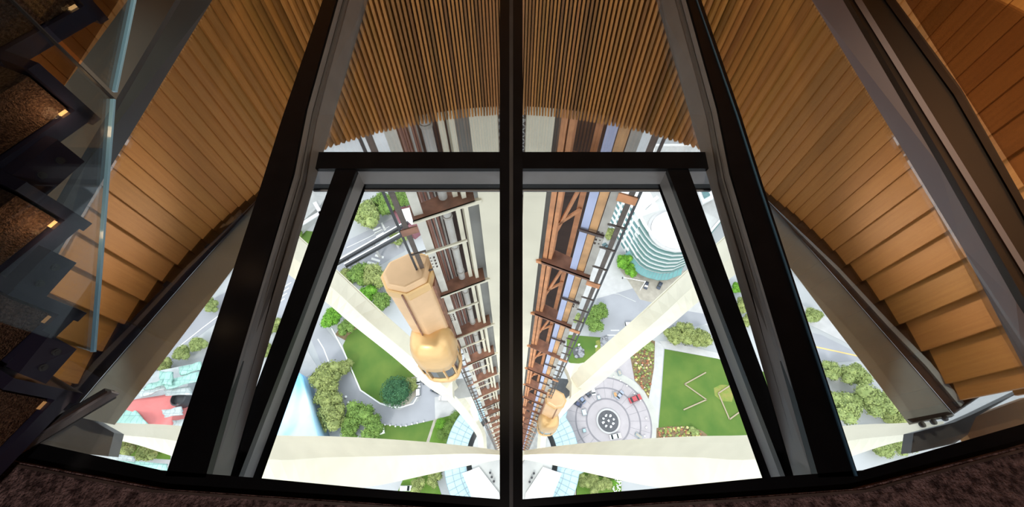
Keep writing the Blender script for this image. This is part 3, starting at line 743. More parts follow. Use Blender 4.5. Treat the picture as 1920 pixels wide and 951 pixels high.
# right side
patch('road', [(1060, 560), (1120, 430), (1160, 470), (1235, 560), (1300, 600), (1400, 640), (1400, 600), (1300, 560)], M['pave'], .03)
patch('road', [(1100, 650), (1120, 560), (1190, 540), (1235, 575), (1330, 590), (1330, 606), (1180, 640), (1135, 655)], M['asphalt'], .035)
patch('pavement', [(1158, 500), (1180, 530), (1200, 562), (1226, 568), (1290, 530), (1310, 500), (1240, 520)], M['sandy'], .04)
ribbon('road_marking', [(1128, 548), (1160, 552), (1192, 566)], .25, M['orange_line'] if False else M['roofgrey'])
for q in (((1145, 619), (1161, 619), (1161, 620.5), (1145, 620.5)), ((1138, 628), (1158, 628), (1158, 629.5), (1138, 629.5))): patch('road_marking', q, M['white_line'], .08)
def disc(name, c, r, m, z, h=.03, r0=0., n=72):
    mb = MB(); g = G(*c)
    if r0: mb.lathe((g.x, g.y, 0), [(r0, z), (r, z), (r, z + h), (r0, z + h), (r0, z)], n)
    else: mb.lathe((g.x, g.y, 0), [(r, z), (r, z + h)], n)
    return struct(mb.build(name, m))
patch('lawn', [(1063, 628), (1126, 633), (1126, 660), (1120, 672), (1106, 682), (1090, 685), (1076, 684), (1066, 679), (1062, 660)], M['grass'], .06, .06)
patch('path_soil', [(1117, 640), (1126, 636), (1126, 660), (1116, 668)], M['worn'], .13, .02)
PC = (1140, 790); pg = G(*PC)
disc('plaza', PC, 17.6, M['plaza_out'], .05); disc('plaza', PC, 15.0, M['plaza'], .06, .04)
for r0, r1 in ((7.2, 7.75), (11.0, 11.5), (14.7, 15.2)): disc('plaza_ring', PC, r1, M['plaza_ring'], .08, .045, r0)
mb = MB()
for i in range(24):
    a = i * math.tau / 24
    mb.bar((pg.x + 7.8 * math.cos(a), pg.y + 7.8 * math.sin(a), .108), (pg.x + 14.6 * math.cos(a), pg.y + 14.6 * math.sin(a), .108), .10, .01)
struct(mb.build('plaza_joint_lines', M['plaza_ring']))
patch('plaza_pavement', [(1105, 712), (1192, 640), (1190, 712), (1160, 704)], M['plaza'], .045, .03)
patch('flower_bed_soil', [(1180, 660), (1190, 650), (1212, 636), (1228, 640), (1226, 690), (1216, 748), (1206, 730), (1190, 714)], M['soil'], .08, .08)
patch('path', [(1228, 640), (1245, 648), (1232, 812), (1214, 830), (1216, 748)], M['pave'], .025)
patch('path', [(1236, 640), (1250, 640), (1345, 662), (1420, 690), (1420, 700), (1345, 673), (1246, 654)], M['pave'], .06)
patch('lawn', [(1246, 655), (1345, 673), (1440, 700), (1440, 840), (1231, 840), (1240, 740)], M['grass'], .08, .06)
patch('dirt_patch', [(1338, 728), (1350, 722), (1365, 722), (1376, 738), (1372, 754), (1352, 752), (1340, 742)], M['worn'], .135, .02)
patch('flower_bed_soil', [(1231, 803), (1255, 800), (1290, 800), (1316, 808), (1326, 816), (1316, 832), (1230, 832)], M['soil'], .12, .06)
patch('road', [(1440, 560), (1500, 600), (1610, 655), (1700, 690), (1700, 650), (1560, 600), (1480, 560)], M['pave'], .035)
patch('road', [(1500, 620), (1540, 628), (1620, 668), (1620, 676), (1530, 682), (1480, 650)], M['asphalt'], .04)
ribbon('road_line', [(1480, 640), (1535, 652), (1600, 666), (1640, 676)], .5, M['orange_line'])
patch('pavement', [(1540, 700), (1600, 700), (1600, 735), (1550, 735)], M['pave'], .05)
patch('pavement', [(1067, 880), (1081, 884), (1081, 935), (1063, 935)], M['sandy'], .05)
patch('lawn', [(1080, 880), (1165, 895), (1165, 935), (1080, 935)], M['grass2'], .05)
patch('lawn', [(760, 890), (815, 890), (830, 935), (740, 935)], M['grass2'], .05)

# ------------------------------------------------------------------ trees
def crown_mesh(kind, seed):
    rr = random.Random(seed); bm = bmesh.new(); lay = bm.loops.layers.color.new('clump')
    lobes = []
    if kind == 'dense':
        lobes = [(Vector((0, 0, .95)), .98)]
    else:
        for i in range(11):
            a = rr.uniform(0, math.tau); q = rr.uniform(.25, .68)
            lobes.append((Vector((q * math.cos(a), q * math.sin(a), rr.uniform(.7, 1.25))), rr.uniform(.30, .50)))
        lobes.append((Vector((0, 0, 1.15)), .55))
    n = 1500 if kind != 'dense' else 1900
    for i in range(n):
        c, r = lobes[rr.randrange(len(lobes))] if rr.random() < .85 else lobes[-1]
        d = Vector((rr.gauss(0, 1), rr.gauss(0, 1), rr.gauss(.35, 1))).normalized()
        p = c + d * r * rr.uniform(.82, 1.06)
        if p.z < .35: continue
        s = rr.uniform(.035, .075) if kind != 'dense' else rr.uniform(.03, .055)
        up = (d + Vector((rr.uniform(-.7, .7), rr.uniform(-.7, .7), rr.uniform(-.2, .9)))).normalized()
        x = up.orthogonal().normalized(); x = (Matrix.Rotation(rr.uniform(0, 6.28), 3, up) @ x); y = up.cross(x)
        m_ = p + up * s * .35
        v = [bm.verts.new(q) for q in (p + x * s, p + y * s * .8, p - x * s, p - y * s * .8)]; t = bm.verts.new(m_)
        q_ = rr.choice((.62, .85, 1, 1, 1.15, 1.35)); q_ = (q_, q_, q_ * .95, 1)
        for k in range(4):
            f_ = bm.faces.new((v[k], v[(k + 1) % 4], t))
            for l in f_.loops: l[lay] = q_
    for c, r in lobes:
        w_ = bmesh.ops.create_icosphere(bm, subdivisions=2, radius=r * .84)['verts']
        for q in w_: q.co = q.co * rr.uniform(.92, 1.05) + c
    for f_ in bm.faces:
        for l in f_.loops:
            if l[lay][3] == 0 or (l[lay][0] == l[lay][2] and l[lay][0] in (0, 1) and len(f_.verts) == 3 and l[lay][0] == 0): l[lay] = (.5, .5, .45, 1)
    me = bpy.data.meshes.new('foliage'); bm.to_mesh(me); bm.free(); return me
CROWNS = [crown_mesh('loose', s) for s in (3, 5, 9)] + [crown_mesh('dense', 4)]
trunk_bm = MB(); trunk_bm.tube((0, 0, 0), (0, 0, 1.0), .085, 8, .05)
for i in range(4):
    a = i * 1.6; trunk_bm.tube((0, 0, .55), (.35 * math.cos(a), .35 * math.sin(a), 1.0), .04, 5, .02)
trunk0 = trunk_bm.build('trunk', M['bark']); TRUNK = trunk0.data; bpy.data.objects.remove(trunk0)
VAR = {}
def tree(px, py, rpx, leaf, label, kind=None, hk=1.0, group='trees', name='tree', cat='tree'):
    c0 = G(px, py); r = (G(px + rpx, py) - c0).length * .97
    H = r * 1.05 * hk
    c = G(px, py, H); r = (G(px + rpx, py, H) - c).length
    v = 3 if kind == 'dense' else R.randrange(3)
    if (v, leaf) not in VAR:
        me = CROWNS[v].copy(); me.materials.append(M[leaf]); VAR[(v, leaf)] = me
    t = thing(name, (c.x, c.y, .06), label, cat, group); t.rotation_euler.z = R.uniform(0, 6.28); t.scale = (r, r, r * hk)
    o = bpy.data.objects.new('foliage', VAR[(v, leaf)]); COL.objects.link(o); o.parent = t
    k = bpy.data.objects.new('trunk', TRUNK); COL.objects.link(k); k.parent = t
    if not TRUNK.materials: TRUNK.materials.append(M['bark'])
T = tree
g = 'trees along the curved drive'
T(608, 705, 34, 'leaf_olive', 'big olive tree at the bend of the drive, uppermost beside the blue roof', group=g)
T(643, 690, 20, 'leaf_olive', 'smaller olive tree hanging over the drive toward the kerbed lawn', group=g)
T(612, 745, 30, 'leaf_olive', 'olive tree in the middle of the row edging the blue roof', group=g)
T(625, 778, 30, 'leaf_olive', 'olive tree right over the cream leg and next to the blue roof edge', group=g)
T(597, 800, 18, 'leaf_olive', 'small olive tree squeezed between blue roof and cream leg', group=g)
T(672, 775, 27, 'leaf_green', 'green tree at the corner of the drive and lower lawn', group=g)
T(700, 800, 27, 'leaf_green', 'green tree standing on the lower lawn edge above the cream leg', group=g)
T(655, 805, 22, 'leaf_green', 'low green tree between the olive row and the lower lawn', group=g)
T(742, 734, 29, 'leaf_dark', 'dark blue green conifer on the teardrop lawn near white vans', 'dense')
T(772, 722, 16, 'leaf_olive', 'dull brownish shrub tucked behind the dark conifer', hk=.8, name='shrub', cat='shrub', group='shrubs')
g = 'round garden shrubs'
for x, y, r, lf, lb in ((826, 795, 11, 'leaf_bright', 'lime green round shrub nearest the sandy path'), (845, 803, 15, 'leaf_green', 'middle round green shrub in the garden by the ring roof'),
                        (857, 784, 15, 'leaf_green', 'upper round green shrub next to the paved court'), (828, 814, 10, 'leaf_green', 'small green shrub under the lime green one'),
                        (862, 808, 14, 'leaf_green', 'green shrub against the pale blue ring roof'), (843, 824, 12, 'leaf_green', 'low green shrub cut by the cream leg beside the sandy path')):
    T(x, y, r, lf, lb, 'dense', .9, g, 'shrub', 'shrub')
g = 'street trees by the guideway'
T(690, 398, 32, 'leaf_pale', 'pale green street tree in the top corner of the window above the guideway', group=g)
T(722, 378, 28, 'leaf_green', 'green street tree half hidden behind the dark guide rails at the top', group=g)
T(755, 372, 24, 'leaf_green', 'green tree glimpsed between the upper guide rails and the ladder frame', group=g)
T(745, 447, 17, 'leaf_pale', 'pale small tree by the crosswalk above the tan elevator car', group=g)
T(672, 512, 26, 'leaf_green', 'broad green tree just below the second guideway beam', group=g)
T(702, 520, 28, 'leaf_olive', 'broad olive green tree beside the tan elevator car', group=g)
T(650, 520, 18, 'leaf_olive', 'olive tree at the window edge right above the slanting leg', group=g)
T(685, 553, 22, 'leaf_bright', 'bright green tree between the slanting leg and the tan elevator car', group=g)
T(716, 565, 24, 'leaf_green', 'green tree partly behind the tan elevator car and leg', group=g)
T(622, 596, 24, 'leaf_bright', 'bright green tree just under the slanting leg by the drive', group=g)
T(648, 612, 18, 'leaf_green', 'green tree under the slanting leg at the tip of the lawn', group=g)
T(513, 612, 17, 'leaf_olive', 'olive tree in the narrow slot next to the striped road', group=g)
T(500, 655, 15, 'leaf_olive', 'lowest olive tree in the narrow slot beside the mullion', group=g)
T(562, 437, 8, 'leaf_green', 'tiny green tree on the grass corner in the narrow slot', group=g)
g = 'trees beyond the red roof'
T(396, 572, 15, 'leaf_pale', 'pale tree at the top tip of the red roof pane', group=g)
T(368, 647, 18, 'leaf_pale', 'pale yellow green tree on the far verge near the deep beam', group=g)
T(338, 662, 17, 'leaf_pale', 'pale yellow green tree in the middle of the far verge', group=g)
T(308, 686, 16, 'leaf_olive', 'olive tree on the verge above the seafoam panels', group=g)
T(283, 706, 14, 'leaf_olive', 'olive tree against the ring beam by the silver panels', group=g)
T(235, 838, 20, 'leaf_olive', 'olive tree below the cream leg next to the dark grey plate', group=g)
T(275, 845, 22, 'leaf_olive', 'olive tree below the cream leg in the middle of the corner pane', group=g)
g = 'street trees by the crossing'
T(1170, 489, 17, 'leaf_bright', 'bright green tree at the foot of the white windowed facade', group=g)
T(1182, 507, 14, 'leaf_bright', 'lower bright green tree near the street corner and teal canopy', group=g)
T(1142, 437, 14, 'leaf_olive', 'dull green tree seen between the rail plate and guide rails', group=g)
T(1124, 585, 22, 'leaf_green', 'green street tree beside the guide rail above the pond lawn', group=g)
T(1112, 604, 22, 'leaf_green', 'lower green street tree touching the guide rail over the pond lawn', group=g)
T(1085, 597, 12, 'leaf_pale', 'pale tree behind the rail clips next to the orange frame', group=g)
T(1097, 520, 8, 'leaf_pale', 'little pale tree behind the brown platform end', group=g)
g = 'trees at the edge of the large lawn'
T(1266, 627, 20, 'leaf_olive', 'olive tree at the corner where the path meets the large lawn', group=g)
T(1290, 624, 24, 'leaf_olive', 'middle olive tree along the top of the large lawn', group=g)
T(1316, 632, 22, 'leaf_olive', 'olive tree at the top of the large lawn next to the mullion', group=g)
T(1383, 538, 13, 'leaf_bright', 'bright green tree high in the narrow slot near the cream leg', group=g)
T(1393, 570, 18, 'leaf_olive', 'olive tree in the middle of the narrow slot', group=g)
T(1402, 600, 15, 'leaf_olive', 'lowest olive tree in the narrow slot above the road line', group=g)
g = 'trees beyond the bolted beam'
T(1528, 592, 18, 'leaf_pale', 'pale tree at the top tip of the bolted beam pane', group=g)
T(1562, 694, 20, 'leaf_pale', 'pale tree just below the yellow road line by the deep beam', group=g)
T(1603, 700, 27, 'leaf_pale', 'pale broad tree between the yellow road line and grey ring beam', group=g)
T(1588, 762, 32, 'leaf_pale', 'large pale tree next to the deep beam above the cream leg', group=g)
T(1640, 752, 36, 'leaf_pale', 'largest pale tree under the grey ring beam above the cream leg', group=g)
T(1676, 780, 22, 'leaf_olive', 'olive tree at the tip of the ring beam above the leg', group=g)
T(1655, 842, 22, 'leaf_pale', 'pale tree below the cream leg in the bolted beam pane', group=g)
T(1693, 832, 22, 'leaf_pale', 'pale tree below the cream leg beside the slate grey plate', group=g)
g = 'trees by the tower base'
T(783, 910, 16, 'leaf_olive', 'olive tree at the bottom sill next to the white van', group=g)
T(812, 896, 17, 'leaf_olive', 'olive tree under the leg beside the lower ring roof', group=g)
g = 'hedge shrubs by the tower base'
for x, y, lb in ((1094, 902, 'olive hedge shrub next to the brown path at the bottom'), (1112, 897, 'olive hedge shrub tucked right under the cream leg'), (1116, 913, 'olive hedge shrub touching the bottom sill in the middle of the hedge'),
                 (1134, 906, 'olive hedge shrub between the middle one and the lime one')):
    T(x, y, 14, 'leaf_olive', lb, hk=.7, group=g, name='shrub', cat='shrub')
T(1150, 906, 8, 'leaf_bright', 'lime green shrub at the end of the bottom hedge', hk=.8, group=g, name='shrub', cat='shrub')
T(1218, 648, 12, 'leaf_pale', 'yellow green shrub at the top end of the long flower bed', hk=.6, group=g, name='shrub', cat='shrub')
T(1301, 809, 9, 'leaf_pale', 'yellow green shrub among the flowers above the leg', hk=.6, group=g, name='shrub', cat='shrub')
def white_shrub(px, py, r, label):
    g0 = G(px, py); t = thing('flowering_shrub', (g0.x, g0.y, .08), label, 'shrub', 'flowering shrubs')
    mb = MB()
    for i in range(60):
        a = R.uniform(0, 6.28); q = r * math.sqrt(R.random()); mb.ico((g0.x + q * math.cos(a), g0.y + q * math.sin(a), .08 + R.uniform(.3, 1.2)), R.uniform(.12, .3), 1)
    mb.build('blossom', M['white'], t)
    mb = MB(); mb.ico((g0.x, g0.y, .7), r * .85, 2, (1, 1, .7), .2); mb.build('foliage', M['grass2'], t)
white_shrub(1158, 904, 1.1, 'white flowering shrub at the hedge end under the leg')
white_shrub(1155, 916, 1.2, 'white flowering shrub at the hedge end on the sill')
def flowers(name, pts, n, label, seed):
    rr = random.Random(seed); q = [G(*p) for p in pts]; bm = MB()
    def inside(x, y):
        c = False
        for i in range(len(q)):
            a, b = q[i], q[i - 1]
            if (a.y > y) != (b.y > y) and x < (b.x - a.x) * (y - a.y) / (b.y - a.y) + a.x: c = not c
        return c
    xs = [p.x for p in q]; ys = [p.y for p in q]; k = 0; me = []
    mats = [mat('bloom', c, .8) for c in ((.30, .30, .08), (.20, .24, .06), (.30, .12, .06), (.62, .55, .22), (.16, .22, .08), (.66, .48, .40))]
    for m in mats: me.append(m)
    idx = []
    while k < n:
        x, y = rr.uniform(min(xs), max(xs)), rr.uniform(min(ys), max(ys))
        if not inside(x, y): continue
        n0 = len(bm.bm.faces); bm.ico((x, y, .25 + rr.uniform(0, .25)), rr.choice((.25, .3, .4, .55)), 1, (1, 1, .7), .25)
        idx += [rr.choices(range(6), (4, 4, 4, 1.6, 4, .6))[0]] * (len(bm.bm.faces) - n0); k += 1
    bm.bm.faces.ensure_lookup_table()
    for f, i in zip(bm.bm.faces, idx): f.material_index = i
    o = bm.build(name, mats[0])
    for m in mats[1:]: o.data.materials.append(m)
    return tag(o, label, 'flower bed', None, 'stuff')
flowers('flower_bed', [(1182, 660), (1212, 640), (1226, 644), (1224, 690), (1215, 742), (1192, 712)], 210, 'long bed of red and yellow flowers between fountain plaza and path', 2)
flowers('flower_bed', [(1234, 804), (1255, 801), (1290, 801), (1316, 810), (1312, 822), (1234, 822)], 120, 'low bed of red and green plants at the foot of the large lawn', 3)

# ------------------------------------------------------------------ guideway, signal, benches, bollards
def guide(name, label, a, b, h, wd):
    A, B_ = G(*a, h), G(*b, h); t = thing(name, ((A.x + B_.x) / 2, (A.y + B_.y) / 2, 0), label, 'guideway beam', 'guideway beams')
    ext = (B_ - A) * .15; mb = MB(); mb.bar(A - ext * 1.2, B_ + ext * 2, wd, 1.5); mb.build('guideway_girder', M['dark_steel'], t)
    nn = Vector((-(B_ - A).y, (B_ - A).x, 0)).normalized() * wd * .9
    mb = MB(); mb.bar(A - ext * 1.2 + nn, B_ + ext * 2 + nn, wd * 1.1, .5); mb.build('walkway', M['white'], t)
    for k in (.1, .6, 1.1):
        p = A + (B_ - A) * k; mb = MB(); mb.bar((p.x, p.y, 0), (p.x, p.y, h - .7), .9, .9); mb.build('pier', M['pave'], t)
guide('guideway_beam', 'upper dark guideway beam with pale walkway above the street', (638, 491), (737, 434), 7, 1.0)
guide('guideway_beam', 'lower dark guideway beam with pale walkway beside the crosswalk', (661, 492), (733, 452), 7, 1.0)
b0 = G(1200, 544); t = thing('traffic_signal', (b0.x, b0.y, 0), 'white traffic signal mast with long arm at the street corner', 'traffic signal')
top = G(1210, 522, 8.0); hh = 8.0
mb = MB(); mb.tube((b0.x, b0.y, 0), (b0.x, b0.y, hh), .16, 10); mb.build('pole', M['white'], t)
end = G(1168, 520, hh); mb = MB(); mb.tube((b0.x, b0.y, hh - .2), end, .12, 8); mb.build('mast_arm', M['white'], t)
mb = MB(); mb.box(end + Vector((0, 0, -.5)), (.4, .4, 1.1)); mb.build('signal_head', M['dark_steel'], t)
def bench(label, pts):
    q = [G(*p) for p in pts]; t = thing('timber_edging', (q[0].x, q[0].y, .1), label, 'timber seat wall', 'timber seat walls on the lawn')
    for a, b in zip(q, q[1:]):
        mb = MB(); mb.bar((a.x, a.y, .38), (b.x, b.y, .38), .42, .10); o = mb.build('seat_plank', M['timber'], t)
        mb = MB(); mb.bar((a.x, a.y, .2), (b.x, b.y, .2), .22, .26); mb.build('base_wall', M['soil'], o)
bench('zigzag timber seat wall in the middle of the large lawn', [(1323, 699), (1283, 721), (1324, 750), (1281, 769)])
bench('angled timber seat wall around the worn patch beside the mullion', [(1375, 719), (1346, 738), (1367, 787), (1386, 773)])
def bollard(px, py, label, group, m='white', r=.28, h=.7):
    p = G(px, py); t = MB(); t.lathe((p.x, p.y, .1), [(.01, h), (r * .7, h * .95), (r, h * .75), (r, .0)], 10); return tag(t.build('bollard', M[m], smooth=True), label, 'bollard', group)
for x, y in ((1211, 785), (1211, 802), (1208, 818), (1200, 751), (1189, 739), (1175, 724), (1163, 714), (1150, 707)):
    bollard(x, y, 'small white bollard on the outer ring of the fountain plaza', 'plaza bollards')
for x, y in ((701, 790), (712, 794), (722, 797), (732, 798), (742, 800), (752, 800), (762, 799), (773, 796), (783, 794), (795, 791)):
    bollard(x, y, 'small white bollard along the kerb of the lower lawn', 'kerb bollards')
for x, y, lb in ((649, 745, 'white bollard standing on the drive under the olive trees'), (654, 756, 'second white bollard on the drive, nearer the green corner tree')): bollard(x, y, lb, 'drive bollards', r=.45)
for (x, y, a, b, c, lb) in ((1161, 700, 1.0, 1.5, 'sandy', 'white rimmed planter box with sandy top near the flower bed'), (1153, 741, 1.0, 1.5, 'tanstrip', 'planter box with orange top on the second plaza ring'),
                            (1122, 746, .8, 1.1, 'white', 'small white planter box between the white car and fountain'), (1095, 774, 1.2, 1.6, 'white', 'square white planter box beside the pale blue ring roof'),
                            (1095, 808, .8, .9, 'skyglass', 'tiny pale blue planter box at the lower ring roof edge'), (1197, 818, 2.2, .8, 'sandy', 'long yellow planter box near the lower plaza edge')):
    p = G(x, y); t = thing('planter_box', (p.x, p.y, .1), lb, 'planter box', 'plaza planter boxes'); rz = math.radians(12 if a < 2 else -35)
    mb = MB(); mb.box((p.x, p.y, .45), (a + .3, b + .3, .7), rz); mb.build('box_rim', M['mullion'], t)
    mb = MB(); mb.box((p.x, p.y, .84), (a, b, .08), rz); mb.build('box_top', M[c], t)
p = G(717, 809); mb = MB(); mb.box((p.x, p.y, .6), (1.6, 1.8, 1.0), .3); mb.box((p.x, p.y, 1.15), (1.8, 2.0, .1), .3); tag(mb.build('utility_cabinet', M['white']), 'square white utility cabinet on the lower lawn', 'utility cabinet')
# fountain
t = thing('fountain', (pg.x, pg.y, .1), 'round plaza fountain with pale rim, dark basin and white jets', 'fountain')
mb = MB(); mb.lathe((pg.x, pg.y, 0), [(3.55, .1), (4.15, .1), (4.15, .55), (3.95, .62), (3.65, .62), (3.55, .5), (3.55, .1)], 64); mb.build('rim', M['pave'], t)
mb = MB(); mb.lathe((pg.x, pg.y, 0), [(3.56, .1), (3.56, .28)], 64); mb.build('basin', M['water'], t)
for i in range(9):
    a = i * math.tau / 8 + .3; r = 1.9 if i < 8 else 0; c = (pg.x + r * math.cos(a), pg.y + r * math.sin(a))
    mb = MB()
    for k in range(6): mb.ico((c[0] + R.uniform(-.22, .22), c[1] + R.uniform(-.22, .22), .35 + .16 * k), .36 - .03 * k, 1, (1, 1, 1), .25)
    mb.build('water_jet', M['foam'], t)
# rock pond on the lawn
p = G(1085, 661); t = thing('rock_pond', (p.x, p.y, .1), 'round grey rock sculpture in a pool on the small lawn', 'rock pond')
mb = MB(); mb.lathe((p.x, p.y, 0), [(2.2, .12), (2.2, .25)], 30); mb.build('pool', M['water'], t)
mb = MB()
for i in range(26):
    a = R.uniform(0, 6.28); q = 2.2 * math.sqrt(R.random()); mb.ico((p.x + q * math.cos(a), p.y + q * math.sin(a), .4), R.uniform(.3, .75), 1, (1, 1, .8), .3)
mb.build('rocks', M['rock'], t)
for (x, y, lb) in ((1117, 651, 'white standing sculpture on the worn edge of the small lawn'), (1085, 648, 'white small sculpture above the rock pond')):
    p = G(x, y); mb = MB(); mb.loft([[Vector((p.x + r * math.cos(i * 1.05) + ox, p.y + r * math.sin(i * 1.05), z)) for i in range(6)] for r, z, ox in ((.35, .1, 0), (.3, .6, .1), (.42, 1.1, -.1), (.2, 1.7, .15))]); tag(mb.build('sculpture', M['white']), lb, 'sculpture')
p = G(1134, 640); mb = MB()
for i in range(16): mb.ico((p.x + R.uniform(-1.6, 1.6), p.y + R.uniform(-2.2, 2.2), .35), R.uniform(.25, .6), 1, (1, 1, .9), .3)
tag(mb.build('boulder_cluster', M['rock']), 'pale grey rock cluster between the small lawn and the street', 'rocks')

# ------------------------------------------------------------------ vehicles
CARM = {}
def cmat(name, c, metal=0.): 
    if name not in CARM: CARM[name] = mat('paint_' + name, c, .3, metal)
    return CARM[name]
def car_parts(van):
    L, W = (4.9, 1.95) if van else (4.5, 1.8)
    out = {}
    mb = MB(); side = [(-L / 2, .35), (-L / 2, .75), (-L / 2 + .1, .88), (L / 2 - .9, .86), (L / 2 - .1, .72), (L / 2, .45), (L / 2 - .1, .3)]
    mb.loft([[Vector((x, s * W / 2 * k, z)) for x, z in side] for s, k in ((-1, 1), (-1, .94), (1, .94), (1, 1))][1:3] and [[Vector((x, s * W / 2, z)) for x, z in side] for s in (-1, 1)])
    out['body'] = mb
    H = 1.95 if van else 1.42
    b0, b1 = (-L / 2 + .05, L / 2 - 1.0) if van else (-L / 2 + .45, L / 2 - 1.15); r0, r1 = (b0 + .25, b1 - .75) if van else (b0 + .65, b1 - .75)
    mb = MB(); mb.loft([[Vector((x0, -W * k, z)), Vector((x1, -W * k, z)), Vector((x1, W * k, z)), Vector((x0, W * k, z))] for x0, x1, k, z in ((b0, b1, .47, .85), (r0, r1, .40, H - .03))])
    out['window'] = mb
    mb = MB(); mb.loft([[Vector((x0, -W * k, z)), Vector((x1, -W * k, z)), Vector((x1, W * k, z)), Vector((x0, W * k, z))] for x0, x1, k, z in ((r0 - .04, r1 + .04, .41, H - .03), (r0 + .05, r1 - .05, .38, H + .03))])
    out['roof'] = mb
    for i, (x, s) in enumerate(((L * .3, 1), (L * .3, -1), (-L * .3, 1), (-L * .3, -1))):
        mb = MB(); mb.tube((x, s * W * .40, .32), (x, s * W * .51, .32), .32, 12); out['wheel%d' % i] = mb
    return out
CARD = {}
for van in (False, True):
    for k, mb in car_parts(van).items():
        o = mb.build('p', M['car_window']); me = o.data
        for v in me.vertices: v.co += o.location
        bpy.data.objects.remove(o); CARD[(van, k)] = me
def car(a, b, colname, col, label, van=False, box=False, group='parked cars'):
    A, B_ = G(*a), G(*b); d = B_ - A; mid = (A + B_) / 2
    t = thing('van' if van else 'car', (mid.x, mid.y, .11), label, 'van' if van else 'car', group); t.rotation_euler.z = math.atan2(d.y, d.x)
    k = max(.8, min(1.25, d.length / (4.9 if van else 4.5))); t.scale = (k, k, k)
    for part in ('body', 'window', 'roof', 'wheel0', 'wheel1', 'wheel2', 'wheel3'):
        me = CARD[(van, part)].copy(); me.materials.clear(); me.materials.append(cmat(colname, col) if part in ('body', 'roof') else M['car_window'])
        o = bpy.data.objects.new(part.rstrip('0123'), me); COL.objects.link(o); o.parent = t
    if box:
        mb = MB(); mb.box(Vector((-.9, 0, 1.5)), (3.6, 2.1, 2.0)); o = mb.build('cargo_box', M['white']); me = o.data
        for v in me.vertices: v.co += o.location
        o.location = (0, 0, 0); o.parent = t
wht = (.80, .80, .80)
car((1179, 753), (1201, 744), 'red', (.42, .06, .07), 'dark red car on the outer ring of the fountain plaza')
car((1143, 821), (1164, 817), 'white', wht, 'white car just below the fountain rim')
car((1113, 741), (1109, 723), 'white', wht, 'white car at the top of the row by the cream leg')
car((1089, 762), (1074, 753), 'navy', (.05, .06, .12), 'dark navy car next to the pale blue ring roof')
car((1094, 754), (1085, 744), 'blue', (.20, .24, .34), 'blue grey car between the navy car and the black one')
car((1104, 742), (1095, 733), 'black', (.07, .08, .11), 'dark grey car just beside the white car in the row')
car((1158, 746), (1165, 737), 'haze', (.32, .35, .42), 'grey blue buggy next to the planter with orange top')
car((785, 720), (785, 705), 'white', wht, 'white car parked by the sandy bed under the leg')
car((785, 745), (785, 724), 'white', wht, 'white van parked by the conifer on the drive', True)
car((842, 748), (824, 747), 'white', wht, 'white box truck on the paved court beside the leg', True, True)
car((822, 736), (811, 731), 'black', (.07, .08, .11), 'dark car tucked under the leg above the box truck')
car((796, 717), (792, 708), 'black', (.07, .08, .11), 'small dark car half hidden under the leg by the white car')
car((1172, 610), (1188, 610), 'white', wht, 'white van on the street touching the cream leg edge', True)
car((1143, 474), (1131, 458), 'teal', (.10, .16, .18), 'dark teal car with white roof seen between the guide rails')
car((581, 372), (597, 364), 'seagreen', (.16, .30, .29), 'sea green van in the narrow slot at the top', True)
car((752, 916), (772, 916), 'white', wht, 'white van at the bottom sill beside the olive tree', True)
car((1212, 533), (1210, 540), 'black', (.07, .08, .11), 'black car stopped beneath the teal canopy nearest the mast')
car((1238, 533), (1234, 541), 'black', (.07, .08, .11), 'black car beneath the teal canopy next to the cream leg')

# ------------------------------------------------------------------ tower base pavilion
pav = thing('base_pavilion', (0, 9, 0), 'low base pavilion with pale blue glass ring roof and white inner roof', 'pavilion')
mb = MB(); TC = Vector((0, 8.5)); Hh = 8.0; n = 140
ring_in, ring_out = [], []
pc = Vector((pg.x, pg.y))
for i in range(n):
    a = i * math.tau / n; d = Vector((math.cos(a), math.sin(a))); r1 = 21.5
    # cut by the plaza circle
    oc = TC - pc; b_ = oc.dot(d); c_ = oc.length_squared - 9.6 ** 2; D = b_ * b_ - c_
    if D > 0:
        s1 = -b_ - math.sqrt(D)
        if 0 < s1: r1 = max(13.2, min(r1, s1)) if s1 < 26 else r1
    elif d.dot((pc - TC).normalized()) > .86: r1 = 23
    ring_in.append(TC + d * (14.6 if r1 > 15 else 13.0)); ring_out.append(TC + d * r1)
rows = [[Vector((p.x, p.y, Hh)) for p in ring_in], [Vector((p.x, p.y, Hh - .3)) for p in ring_out], [Vector((p.x, p.y, Hh - .7)) for p in ring_out], [Vector((p.x, p.y, Hh - .4)) for p in ring_in]]
mb.loft(rows + [rows[0]], cap=False); rf = mb.build('glass_roof', M['skyglass'], pav)
mb = MB()
for i in range(0, n, 2):
    a, b = ring_in[i], ring_out[i]; mb.bar((a.x, a.y, Hh + .04), (b.x, b.y, Hh - .26), .12, .10)
for k in (.0, .33, .66, 1.0):
    q = [a + (b - a) * k for a, b in zip(ring_in, ring_out)]
    for i in range(n): mb.bar((q[i].x, q[i].y, Hh + .04 - .3 * k), (q[(i + 1) % n].x, q[(i + 1) % n].y, Hh + .04 - .3 * k), .14 if k in (.33,) else .10, .10)
mb.build('glazing_bars', M['mullion'], rf)
mb = MB(); rows = [[Vector((p.x, p.y, z)) for p in [TC + (q - TC) * k for q in ring_out]] for k, z in ((.96, 0.05), (.96, Hh - .7))]
mb.loft(rows, cap=False); mb.build('curved_glazing', M['teal_glass'], pav)
mb = MB(); mb.lathe((TC.x, TC.y, 0), [(12.9, 0), (12.9, 8.6), (12.5, 9.0), (.01, 9.2)], 64); mb.build('inner_roof', M['roofgrey'], pav)
mb = MB(); mb.prism([G(*q, 9.3) for q in mir([(1053, 888), (1040, 920), (1030, 952), (980, 952), (984, 925), (1022, 876)])], (0, 0, .4)); mb.build('roof_panel', M['white'], pav)
